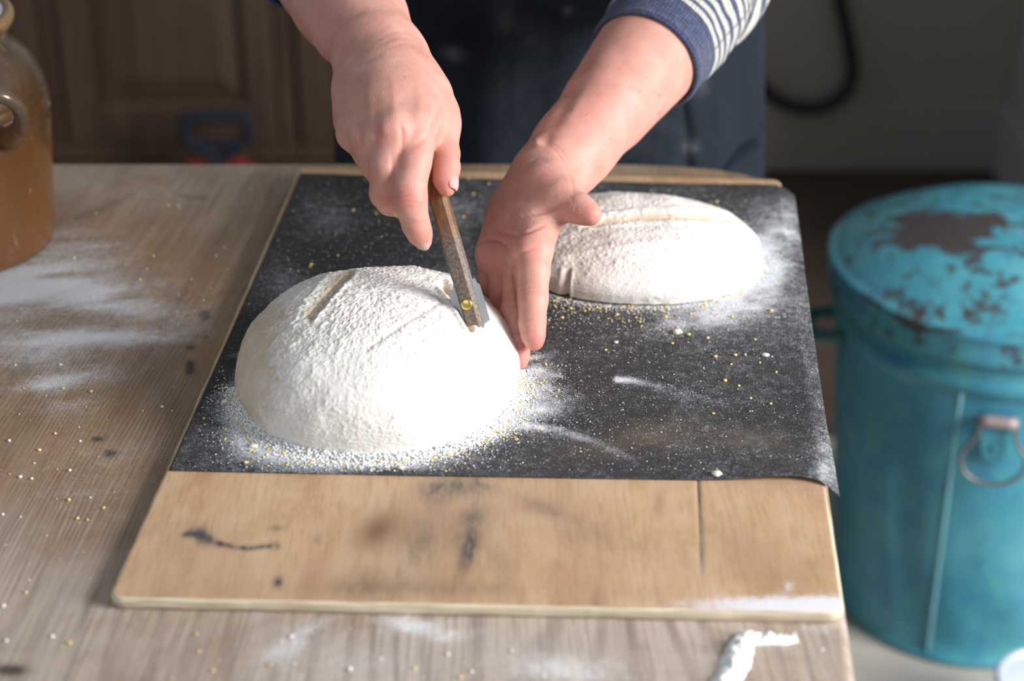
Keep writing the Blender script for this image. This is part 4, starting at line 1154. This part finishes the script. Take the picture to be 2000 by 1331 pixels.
# fingers: each joins the hand smoothly but keeps its own sides
FING = [
    ('r', 0.006, [(818, 244, 1.200, 40), (808, 315, 1.188, 35), (799, 372, 1.182, 34), (800, 390, 1.182, 35), (813, 440, 1.193, 27), (820, 458, 1.198, 24), (825, 468, 1.201, 18)]),
    ('r', 0.006, [(770, 258, 1.190, 40), (755, 325, 1.190, 35), (753, 378, 1.197, 31), (762, 394, 1.208, 28), (788, 402, 1.226, 25), (808, 392, 1.240, 20)]),
    ('r', 0.006, [(724, 274, 1.200, 36), (735, 325, 1.215, 29), (748, 350, 1.228, 26), (775, 368, 1.244, 23), (800, 362, 1.252, 19)]),
    ('r', 0.006, [(694, 262, 1.220, 33), (716, 302, 1.238, 26), (745, 325, 1.254, 22), (785, 330, 1.262, 18)]),
    ('r', 0.008, [(852, 225, 1.236, 42), (862, 262, 1.224, 35), (868, 300, 1.212, 30), (871, 328, 1.204, 28), (870, 352, 1.199, 24), (873, 368, 1.197, 18)]),
    ('l', 0.006, [(1042, 486, 1.265, 36), (1042, 530, 1.256, 32), (1041, 575, 1.249, 29), (1041, 590, 1.247, 29), (1040, 632, 1.241, 26.5), (1042, 655, 1.238, 24), (1044, 668, 1.237, 18.5)]),
    ('l', 0.006, [(1016, 512, 1.279, 34), (1009, 560, 1.272, 28), (1004, 608, 1.264, 25.5), (1005, 622, 1.262, 25.5), (1011, 668, 1.254, 23), (1014, 692, 1.251, 21), (1016, 706, 1.250, 16.5)]),
    ('l', 0.006, [(990, 515, 1.291, 33), (981, 560, 1.290, 26), (977, 600, 1.288, 23.5), (984, 645, 1.287, 21), (990, 672, 1.286, 16)]),
    ('l', 0.006, [(966, 502, 1.304, 32), (957, 550, 1.306, 23), (958, 590, 1.305, 20), (967, 628, 1.303, 18), (973, 648, 1.302, 14)]),
    ('l', 0.010, [(1075, 368, 1.296, 44), (1096, 388, 1.283, 35), (1113, 400, 1.276, 30), (1132, 408, 1.270, 30), (1148, 416, 1.266, 25), (1156, 420, 1.264, 20)]),
]
BASE = FIELD.copy()
for side, k, pts in FING:
    q = [P4(p) for p in pts]
    P_ = np.array([p for p, r in q]); rm = max(r for p, r in q) + 0.022
    sl = box(P_.min(0) - rm, P_.max(0) + rm)
    f = None
    for (a, ra), (b, rb) in zip(q[:-1], q[1:]):
        d = cone_d(sl, a, b, ra, rb)
        f = d if f is None else smin(f, d, 0.0025)
    joined = smin(BASE[sl], f, k)
    FIELD[sl] = smin(FIELD[sl], joined, 0.0008)

def surface_nets(Fd, xs, ys, zs):
    S = Fd < 0
    n = [s - 1 for s in Fd.shape]
    cnt = np.zeros(n, np.uint8)
    for i in (0, 1):
        for j in (0, 1):
            for k in (0, 1):
                cnt += S[i:i + n[0], j:j + n[1], k:k + n[2]]
    act = np.argwhere((cnt > 0) & (cnt < 8))
    idx = np.full(n, -1, np.int32); idx[tuple(act.T)] = np.arange(len(act), dtype=np.int32)
    I, J, K = act.T
    acc = np.zeros((len(act), 3)); num = np.zeros(len(act))
    corners = [(a, b, c) for a in (0, 1) for b in (0, 1) for c in (0, 1)]
    val = {c: Fd[I + c[0], J + c[1], K + c[2]].astype(float) for c in corners}
    for c in corners:
        for axn in range(3):
            if c[axn]: continue
            e = list(c); e[axn] = 1; e = tuple(e)
            va, vb = val[c], val[e]
            m_ = (va < 0) != (vb < 0)
            t = np.where(m_, va / np.where(m_, va - vb, 1), 0)
            pa = np.stack([xs[I + c[0]], ys[J + c[1]], zs[K + c[2]]], -1)
            pb = np.stack([xs[I + e[0]], ys[J + e[1]], zs[K + e[2]]], -1)
            acc += np.where(m_[:, None], pa + t[:, None] * (pb - pa), 0); num += m_
    V = acc / num[:, None]
    Q = []
    for axn in range(3):
        o1, o2 = [(1, 2), (2, 0), (0, 1)][axn]
        a = [slice(1, -1)] * 3; a[axn] = slice(0, -1); b = [slice(1, -1)] * 3; b[axn] = slice(1, None)
        s0, s1 = S[tuple(a)], S[tuple(b)]
        for flip, msk in ((False, s0 & ~s1), (True, ~s0 & s1)):
            e = np.argwhere(msk)
            off = np.ones(3, int); off[axn] = 0
            e = e + off
            def cell(d1, d2):
                q = e.copy(); q[:, o1] -= d1; q[:, o2] -= d2
                return idx[q[:, 0], q[:, 1], q[:, 2]]
            f = np.stack([cell(1, 1), cell(0, 1), cell(0, 0), cell(1, 0)], -1)
            Q.append(f[:, ::-1] if flip else f)
    return V, np.vstack(Q)
BV, BF = surface_nets(FIELD, GX, GY, GZ)
del FIELD, BASE
# relax the net slightly, then sculpt creases, knuckles and tendons
def relax(V, F, it, lam):
    e = np.vstack([F[:, [0, 1]], F[:, [1, 2]], F[:, [2, 3]], F[:, [3, 0]]])
    cnt = np.bincount(e[:, 0], minlength=len(V)) + 1e-9
    for _ in range(it):
        S_ = np.stack([np.bincount(e[:, 0], weights=V[e[:, 1], c], minlength=len(V)) for c in range(3)], -1) / cnt[:, None]
        V = V + lam * (S_ - V)
    return V
BV = relax(BV, BF, 3, 0.5)
BN = vnormals(BV, BF, len(BV))
px, py, zc = proj(BV)
vw = CAM - BV; vw /= np.linalg.norm(vw, axis=1)[:, None]
fc = sstep(0.0, 0.25, (BN * vw).sum(1))
sd = np.zeros(len(BV)); red = np.zeros(len(BV)); fl = np.zeros(len(BV)); pale = np.zeros(len(BV)); fre = np.zeros(len(BV))
def crease(pts, wd, amp, zlim=None, rd=0.0):
    c = catmull(pts, 8) if len(pts) > 2 else np.array(pts, float)
    d, t = polydist(px, py, c)
    wt = np.exp(-(d / wd) ** 2) * fc * (0.35 + 0.65 * np.sin(np.clip(t, 0.02, 0.98) * math.pi))
    if zlim: wt = wt * ((zc > zlim[0]) & (zc < zlim[1]))
    sd[:] -= amp * wt
    red[:] += rd * wt
hand_r = (px < 930) & (py < 520); hand_l = (px > 900) & (px < 1200) & (py > 250)
# right hand
for pts in ([(774, 366), (800, 360), (828, 368)], [(770, 376), (799, 371), (833, 378)], [(768, 387), (798, 383), (836, 389)], [(770, 397), (798, 395), (834, 398)], [(776, 406), (800, 406), (830, 405)]): crease(pts, 2.4, 0.00050, (1.10, 1.19), 0.35)
for pts in ([(796, 430), (815, 436), (838, 430)], [(798, 437), (816, 442), (838, 437)]): crease(pts, 2.0, 0.00042, (1.1, 1.2), 0.25)
for pts in ([(736, 388), (752, 396), (768, 394)], [(734, 380), (750, 386), (768, 384)]): crease(pts, 2.4, 0.0005, None, 0.3)
for pts in ([(844, 312), (862, 306), (892, 316)], [(843, 318), (865, 314), (896, 324)], [(845, 325), (866, 322), (896, 331)]): crease(pts, 2.2, 0.00038, (1.1, 1.22), 0.15)
crease([(782, 246), (786, 262), (784, 292)], 5, 0.0012, (1.1, 1.24), 0.3)
crease([(765, 300), (768, 340), (766, 385)], 4, 0.0010, (1.1, 1.24), 0.4)
crease([(738, 238), (735, 260), (732, 285)], 7, 0.0008, (1.1, 1.24), 0.1)
crease([(706, 240), (704, 262), (706, 284)], 6, 0.0010, (1.1, 1.26), 0.1)
crease([(858, 205), (852, 232), (846, 262)], 5, 0.0016, (1.1, 1.26), 0.35)
crease([(800, 290), (842, 258), (858, 220)], 7, 0.0008, (1.1, 1.26), 0.1)
crease([(668, 128), (700, 122), (740, 108)], 6, 0.0010, None, 0.1)
for pts in ([(740, 88), (775, 72), (812, 78)], [(745, 98), (785, 84), (820, 90)], [(735, 78), (770, 62), (806, 64)]): crease(pts, 4, 0.00035)
for pts in ([(815, 150), (820, 200), (818, 236)], [(765, 150), (770, 200), (770, 248)], [(722, 160), (722, 215), (724, 262)]): crease(pts, 8, -0.0004, (1.1, 1.26))    # tendons
for x, y_, s in ((748, 250, 13), (812, 232, 15), (690, 268, 12), (726, 268, 10)):
    g = blob(px, py, x, y_, s, s) * fc * hand_r
    sd += 0.0007 * g
for x, y_, r1, r2, a in ((742, 262, 26, 22, 0.7), (800, 385, 34, 18, 0.8), (820, 470, 20, 24, 0.7), (872, 360, 22, 30, 0.75), (755, 392, 22, 14, 0.6), (700, 276, 16, 16, 0.4), (870, 290, 24, 40, 0.35), (812, 255, 30, 26, 0.45), (790, 320, 50, 40, 0.2), (640, 40, 40, 60, 0.3)):
    red += a * blob(px, py, x, y_, r1, r2) * hand_r
pale += (0.5 * blob(px, py, 690, 258, 9, 14) + 0.4 * blob(px, py, 720, 270, 10, 18) + 0.35 * blob(px, py, 700, 130, 20, 14) + 0.3 * blob(px, py, 790, 225, 14, 14)) * hand_r
# left hand
crease([(1022, 420), (1050, 416), (1075, 412), (1094, 402)], 4.0, 0.0022, (1.2, 1.34), 0.5)
crease([(930, 478), (948, 470), (968, 470), (985, 478), (994, 490)], 3.0, 0.0018, (1.2, 1.34), 0.35)
crease([(965, 448), (990, 458), (1020, 458), (1062, 440)], 3.0, 0.0015, (1.2, 1.34), 0.3)
crease([(1000, 430), (1010, 445), (1022, 458)], 3.0, 0.0005, (1.2, 1.34), 0.15)
crease([(996, 460), (984, 485), (984, 510), (1000, 522)], 3.4, 0.0010, (1.2, 1.34), 0.3)
crease([(1008, 508), (1020, 496), (1045, 486), (1066, 490)], 3.2, 0.0008, (1.2, 1.34), 0.25)
crease([(1003, 508), (1002, 530), (1008, 565), (1013, 600)], 3.5, 0.0020, (1.2, 1.34), 0.3)
for pts in ([(1016, 568), (1040, 562), (1068, 570)], [(1016, 574), (1042, 569), (1067, 576)], [(1016, 626), (1040, 622), (1065, 628)], [(984, 600), (1000, 596), (1018, 600)], [(990, 652), (1008, 650), (1022, 652)], [(962, 590), (976, 586), (990, 590)], [(965, 632), (984, 630), (996, 632)]): crease(pts, 2.2, 0.00055, (1.2, 1.32), 0.35)
for pts in ([(1036, 288), (1070, 284), (1098, 312), (1116, 350), (1120, 380)], [(1046, 276), (1080, 282), (1108, 310), (1126, 345), (1134, 372)]): crease(pts, 2.6, 0.0008, (1.2, 1.4), 0.2)
for pts in ([(1030, 318), (1050, 310), (1075, 320)], [(1040, 332), (1062, 328), (1082, 338)]): crease(pts, 2.4, 0.0005)
for pts in ([(1112, 384), (1118, 400), (1108, 418)], [(1118, 386), (1125, 402), (1116, 422)]): crease(pts, 2.2, 0.0005, (1.2, 1.3), 0.25)
sd += 0.0018 * blob(px, py, 1048, 278, 9, 8) * fc - 0.0012 * blob(px, py, 1068, 275, 12, 10, -50) * fc
crease([(1150, 110), (1110, 190), (1072, 258)], 14, 0.0022, None, 0.25)         # hollow beside the wrist tendons
sd += 0.0015 * blob(px, py, 1018, 488, 22, 20) * fc * hand_l
for x, y_, r1, r2, a in ((1045, 668, 24, 26, 0.8), (1016, 705, 20, 26, 0.85), (1150, 418, 34, 22, 0.75), (1040, 600, 24, 50, 0.35), (975, 430, 50, 80, 0.55), (960, 520, 30, 40, 0.6), (980, 600, 24, 60, 0.6), (1045, 480, 30, 24, 0.3), (1060, 345, 24, 16, 0.35), (1080, 260, 20, 40, 0.3), (1260, 160, 80, 90, 0.2), (1170, 230, 60, 60, 0.25)):
    red += a * blob(px, py, x, y_, r1, r2) * (px > 900)
fl += 0.7 * (0.42 * blob(px, py, 1058, 310, 34, 18, 25) + 0.40 * blob(px, py, 1030, 428, 36, 26) + 0.36 * blob(px, py, 1140, 424, 26, 14, 20) + 0.30 * blob(px, py, 995, 490, 22, 34) + 0.25 * blob(px, py, 950, 500, 20, 40) + 0.26 * blob(px, py, 1000, 600, 26, 80) + 0.22 * blob(px, py, 1000, 400, 50, 60) + 0.2 * blob(px, py, 1045, 620, 20, 50)) * (px > 900)
fre_p = [(1288, 186, 3), (1230, 172, 2.4), (1249, 178, 2), (1301, 174, 2), (1116, 213, 3), (1188, 128, 2), (1145, 224, 1.8), (1286, 222, 2.4), (1192, 270, 1.6), (1210, 165, 1.6), (1174, 246, 1.6), (744, 78, 2.4), (790, 150, 2), (765, 140, 1.6), (1222, 190, 1.5), (1262, 150, 1.6), (1160, 180, 1.6)]
for x, y_, r_ in fre_p: fre += 0.75 * blob(px, py, x, y_, r_, r_)
low = fbm(BV * 60, 3, 201) - 0.5
sd += low * 0.0010 * (zc < 1.45)
BV = BV + BN * sd[:, None]
BV = relax(BV, BF, 1, 0.25)
baker = empty('person', (PX_, PY_, 0.0))
tag(baker, 'person in dark apron and striped navy jumper slashing dough with a blade', 'person')
body = npmesh('body', BV, BF, dict(red=np.clip(red, 0, 1), flour=fl, pale=np.clip(pale, 0, 1), freckle=np.clip(fre, 0, 1)))
link('body', body, MAT['skin'], baker)

# fingernails: thin curved plates
nail_m = simple('fingernail', (0.54, 0.33, 0.29), 0.62, var=0.06, scale=200)
def nail(center, along, out, wd, ln, curve=1.0):
    along = along / np.linalg.norm(along); out = out - (out @ along) * along; out /= np.linalg.norm(out)
    side = np.cross(along, out)
    n_, m_ = 11, 11
    V = []
    for i in range(n_):
        for j in range(m_):
            a = (i / (n_ - 1) - 0.5) * 2; b = (j / (m_ - 1) - 0.5) * 2
            k = math.sqrt(max(0, 1 - 0.55 * abs(a) ** 3.0))
            V.append(center + along * (a * ln * math.sqrt(max(0, 1 - 0.25 * b * b))) + side * (b * wd * k) + out * (-0.45 * wd * b * b * curve - 0.10 * ln * a * a))
    V = np.array(V); V2 = V - out * 0.0006
    F = gridfaces(n_, m_)
    N_ = n_ * m_
    ring = np.array([i * m_ + m_ - 1 for i in range(n_)] + [(n_ - 1) * m_ + j for j in range(m_ - 2, -1, -1)] + [i * m_ for i in range(n_ - 2, -1, -1)] + [j for j in range(1, m_ - 1)])
    S = np.stack([ring, ring + N_, np.roll(ring, -1) + N_, np.roll(ring, -1)], -1)
    return link('fingernail', npmesh('fingernail', np.vstack([V, V2]), np.vstack([F, F[:, ::-1] + N_, S])), nail_m, baker)
toc = lambda p: (CAM - p) / np.linalg.norm(CAM - p)
def nail_on(A, B, t, r, out, wd, ln):
    A, B = D(*A), D(*B); ax_ = (B - A) / np.linalg.norm(B - A); c_ = A + (B - A) * t
    o_ = out - (out @ ax_) * ax_; o_ /= np.linalg.norm(o_)
    nail(c_ + o_ * r, ax_ - 0.10 * o_, o_, wd, ln)
nail_on((813, 440, 1.193), (825, 468, 1.201), 0.92, 0.0079, toc(D(820, 460, 1.2)) - 0.05 * RT, 0.0054, 0.0060)
nail_on((871, 328, 1.204), (873, 368, 1.197), 0.82, 0.0083, toc(D(872, 360, 1.2)) * 0.55 + RT * 0.8, 0.0056, 0.0066)

# ------------------------------------------------------------------ clothes
def knit():
    m = M('striped_knit')
    L_ = m.attr('len'); a_ = m.attr('turn')
    wob = m.math('MULTIPLY', m.math('SUBTRACT', m.noise(70, detail=3), 0.5), 0.0022)
    Lw = m.math('ADD', L_, wob)
    ph = m.math('FRACT', m.math('MULTIPLY', m.math('SUBTRACT', Lw, 0.0300), 1 / 0.0096))
    st = m.ramp(ph, [(0.0, 1.0), (0.50, 1.0), (0.58, 0.0), (0.95, 0.0), (1.0, 1.0)])
    on = m.math('GREATER_THAN', Lw, 0.0300)
    f = m.math('MULTIPLY', st, on)
    nn = m.noise(600, detail=3, rough=0.7)
    nb = m.noise(230, detail=4, rough=0.75)
    navyc = m.ramp(nb, [(0.34, (0.010, 0.016, 0.055)), (0.52, (0.036, 0.056, 0.165)), (0.72, (0.085, 0.115, 0.27))])
    whitec = m.ramp(nn, [(0.3, (0.62, 0.60, 0.52)), (0.6, (0.86, 0.85, 0.78))])
    c = m.mix(f, navyc, whitec)
    # stitches: V rows along the length, columns around
    col = m.math('SINE', m.math('MULTIPLY', a_, 6.2832 * 92))
    row = m.math('SINE', m.math('ADD', m.math('MULTIPLY', L_, 6.2832 / 0.0030), m.math('MULTIPLY', m.math('ABSOLUTE', col), 1.8)))
    h = m.math('ADD', m.math('ADD', m.math('MULTIPLY', row, 0.35), m.math('MULTIPLY', col, 0.25)), m.math('ADD', m.math('MULTIPLY', nn, 0.8), m.math('MULTIPLY', nb, 1.6)))
    m.set(Base_Color=c, Roughness=0.92, Normal=m.bump(h, 0.9, 0.0026), Sheen_Weight=0.25)
    return m.m
knit_m = knit()
def sleeve(name, path, rads, label, thick=0.0028):
    c = catmull(path, 16); n_ = len(c)
    s = np.concatenate([[0], np.cumsum(np.linalg.norm(np.diff(c, axis=0), axis=1))])
    r = np.interp(np.linspace(0, 1, n_), np.linspace(0, 1, len(rads)), rads)
    # resample finely
    ns = int(s[-1] / 0.0020); si = np.linspace(0, s[-1], ns)
    c = np.stack([np.interp(si, s, c[:, k]) for k in range(3)], -1); r = np.interp(si, s, r)
    for _ in range(6): c[1:-1] = (c[:-2] + 2 * c[1:-1] + c[2:]) / 4; r[1:-1] = (r[:-2] + 2 * r[1:-1] + r[2:]) / 4
    seg = 120
    V, F = tube(c, r, seg, caps=False)
    q = V.reshape(ns, seg, 3)
    wr = (fbm(q * np.array([28, 28, 28]), 3, 211) - 0.5) * 0.009 * sstep(0.012, 0.05, si)[:, None]
    roll = 0.0014 * np.exp(-((si - 0.0035) / 0.003) ** 2)[:, None] - 0.001 * np.exp(-((si - 0.026) / 0.004) ** 2)[:, None]
    nrm = q - c[:, None]; nrm /= np.linalg.norm(nrm, axis=2)[..., None]
    q = q + nrm * (wr + roll)[..., None]
    lenA = np.repeat(si, seg); turn = np.tile(np.arange(seg) / seg, ns)
    inner = q - nrm * thick
    Fo = gridfaces(ns, seg, True); N_ = ns * seg
    j = np.arange(seg); j2 = (j + 1) % seg
    rim = np.stack([j2, j, j + N_, j2 + N_], -1)
    F = np.vstack([Fo, Fo[:, ::-1] + N_, rim])
    me = npmesh(name, np.vstack([q.reshape(-1, 3), inner.reshape(-1, 3)]), F, dict(len=np.tile(lenA, 2), turn=np.tile(turn, 2)))
    o = link(name, me, knit_m, baker)
    o['label'] = label
    return o
LA = 1.45
sleeve('sleeve', [D(1258, 121, 1.416), D(1290, 76, 1.436), D(1322, 28, 1.456), D(1352, -20, 1.48), np.array(ELL[0]) + [0.004, 0, 0], np.array(ELL[0]) * 0.7 + np.array(SHL) * 0.3, np.array(ELL[0]) * 0.4 + np.array(SHL) * 0.6, np.array(SHL) + [0.0, 0, 0.0], np.array(SHL) + [-0.05, 0, 0.02]],
       [0.0455, 0.0490, 0.0520, 0.0545, 0.0575, 0.0600, 0.061, 0.066, 0.070], 'navy and white striped knit sleeve with a plain navy cuff')
E = np.array(ELR[0]); S_ = np.array(SHR)
sleeve('sleeve', [D(612, -95, 1.395), D(575, -155, 1.43), E + [0.0, 0.0, 0.0], E * 0.7 + S_ * 0.3, E * 0.35 + S_ * 0.65, S_, S_ + [0.05, 0, 0.02]], [0.053, 0.055, 0.058, 0.058, 0.061, 0.066, 0.070], 'striped knit sleeve pushed up above the frame')
# jumper round the chest
n_, seg = 60, 96
th = np.arange(seg) / seg * 2 * math.pi; zz = np.linspace(0.86, 1.36, n_)
rx = np.interp(zz, [0.86, 1.1, 1.25, 1.31, 1.35, 1.36], [0.196, 0.200, 0.185, 0.13, 0.07, 0.062]); ry = np.interp(zz, [0.86, 1.1, 1.25, 1.31, 1.35, 1.36], [0.128, 0.130, 0.118, 0.10, 0.068, 0.062])
V = np.stack([PX_ + rx[:, None] * np.cos(th), PY_ + ry[:, None] * np.sin(th), np.repeat(zz[:, None], seg, 1)], -1).reshape(-1, 3)
F = gridfaces(n_, seg, True).tolist() + [list(range((n_ - 1) * seg, n_ * seg))]
link('jumper', npmesh('jumper', V, F, dict(len=np.repeat(zz - 0.8, seg), turn=np.tile(np.arange(seg) / seg, n_))), knit_m, baker)
def cloth(name, a, b, dust):
    m = M(name)
    n = m.noise(900, detail=2); big = m.noise(6, detail=6, rough=0.65, dist=0.6)
    c = m.mix(n, a, b)
    dm = m.math('MULTIPLY', m.ramp(big, [(0.48, 0.0), (0.85, 1.0)]), dust * 0.7)
    c = m.mix(dm, c, (0.22, 0.24, 0.27))
    c = m.mix(m.attr('dust'), c, (0.45, 0.46, 0.48))
    m.set(Base_Color=c, Roughness=0.9, Normal=m.bump(n, 0.3, 0.0008), Specular_IOR_Level=0.2)
    return m.m
apron_m = cloth('dark_denim_apron', (0.006, 0.008, 0.013), (0.018, 0.025, 0.037), 0.24)
def make_apron():
    zz = np.concatenate([np.linspace(0.30, 0.68, 60, endpoint=False), np.linspace(0.68, 0.80, 100, endpoint=False), np.linspace(0.80, 1.30, 110)])
    aa = np.radians(np.concatenate([np.linspace(152, 300, 170, endpoint=False), np.linspace(300, 360, 190, endpoint=False), np.linspace(360, 388, 30)]))
    nz, na = len(zz), len(aa)
    A, Z = np.meshgrid(aa, zz)
    k = sstep(0.98, 0.45, Z)
    bx = 0.206 + 0.016 * k - 0.03 * sstep(1.08, 1.30, Z); by = 0.146 + 0.012 * k - 0.01 * sstep(1.1, 1.3, Z)
    fold = 0.0060 * np.sin(A * 17 + 2.5 * fbm(p3(A * 2, Z * 2), 2, 221)) * sstep(0.95, 0.55, Z)
    fold += 0.016 * (fbm(p3(A * 3.2, Z * 3.0), 4, 222) - 0.5)
    # the cloth is pulled into a slanting crease at the hip
    Q0 = np.stack([PX_ + bx * np.cos(A), PY_ + by * np.sin(A), Z], -1)
    qx, qy, _ = proj(Q0)
    d, t = polydist(qx, qy, [(1496, 232), (1472, 272), (1442, 310), (1405, 345), (1370, 380)])
    fr = sstep(0.0, 0.15, -np.sin(A))
    env = np.clip(t * 5, 0, 1) * fr
    fold = fold - 0.034 * np.exp(-(d / (3 + 3.5 * t)) ** 2) * env
    d2, t2 = polydist(qx, qy, [(1330, 180), (1345, 250), (1350, 330)])
    fold = fold - 0.006 * np.exp(-(d2 / 9) ** 2) * fr + 0.004 * blob(qx, qy, 1470, 330, 40, 50) * fr
    X = PX_ + (bx + fold) * np.cos(A); Y = PY_ + (by + fold) * np.sin(A)
    P = np.stack([X, Y, Z], -1)
    px, py, _ = proj(P)
    dust = 0.40 * blob(px, py, 885, 105, 22, 12, 15) + 0.30 * blob(px, py, 1350, 288, 14, 12) + 0.3 * blob(px, py, 1110, 20, 10, 8) + 0.18 * blob(px, py, 985, 40, 25, 40) + 0.16 * blob(px, py, 1040, 70, 30, 30) + 0.16 * blob(px, py, 1370, 165, 14, 20) + 0.10 * blob(px, py, 1510, 80, 16, 60)
    dust = 0.55 * dust * (0.1 + 1.5 * fbm(P.reshape(-1, 3) * 180, 3, 223).reshape(dust.shape))
    V = P.reshape(-1, 3)
    cen = np.stack([np.full(len(V), PX_), np.full(len(V), PY_), V[:, 2]], -1)
    n = V - cen; n /= np.linalg.norm(n, axis=1)[:, None]
    V2 = V - n * 0.0018
    F = gridfaces(nz, na); N_ = nz * na
    ring = np.array([i * na + na - 1 for i in range(nz)] + [(nz - 1) * na + j for j in range(na - 2, -1, -1)] + [i * na for i in range(nz - 2, -1, -1)] + [j for j in range(1, na - 1)])
    S = np.stack([ring, ring + N_, np.roll(ring, -1) + N_, np.roll(ring, -1)], -1)
    return npmesh('apron', np.vstack([V, V2]), np.vstack([F, F[:, ::-1] + N_, S]), dict(dust=np.tile(np.clip(dust.ravel(), 0, 1), 2)))
link('apron', make_apron(), apron_m, baker)
# trousers and shoes, hidden behind the table
tr = simple('dark_trousers', (0.030, 0.038, 0.055), 0.9)
parts = []
for s in (-1, 1):
    V, F = tube([(PX_ + s * 0.10, PY_, 0.06), (PX_ + s * 0.10, PY_, 0.45), (PX_ + s * 0.095, PY_, 0.80), (PX_ + s * 0.085, PY_, 0.90)], [0.058, 0.068, 0.092, 0.095], 28)
    parts.append((V, F))
V, F = lathe([(0.0, 0.78), (0.15, 0.79), (0.180, 0.84), (0.182, 0.90), (0.175, 0.95)], 40, (0, 0, 0))
V = np.stack([PX_ + V[:, 0], PY_ + V[:, 1] * 0.66, V[:, 2]], -1); parts.append((V, F))
link('trousers', npmesh('trousers', *join(parts)), tr, baker)
for s in (-1, 1):
    me = boxmesh('shoe', PX_ + s * 0.10 - 0.048, PX_ + s * 0.10 + 0.048, PY_ - 0.20, PY_ + 0.07, 0.0, 0.085, 0.035, 4)
    link('shoe', me, simple('black_shoe', (0.02, 0.02, 0.02), 0.5), baker)
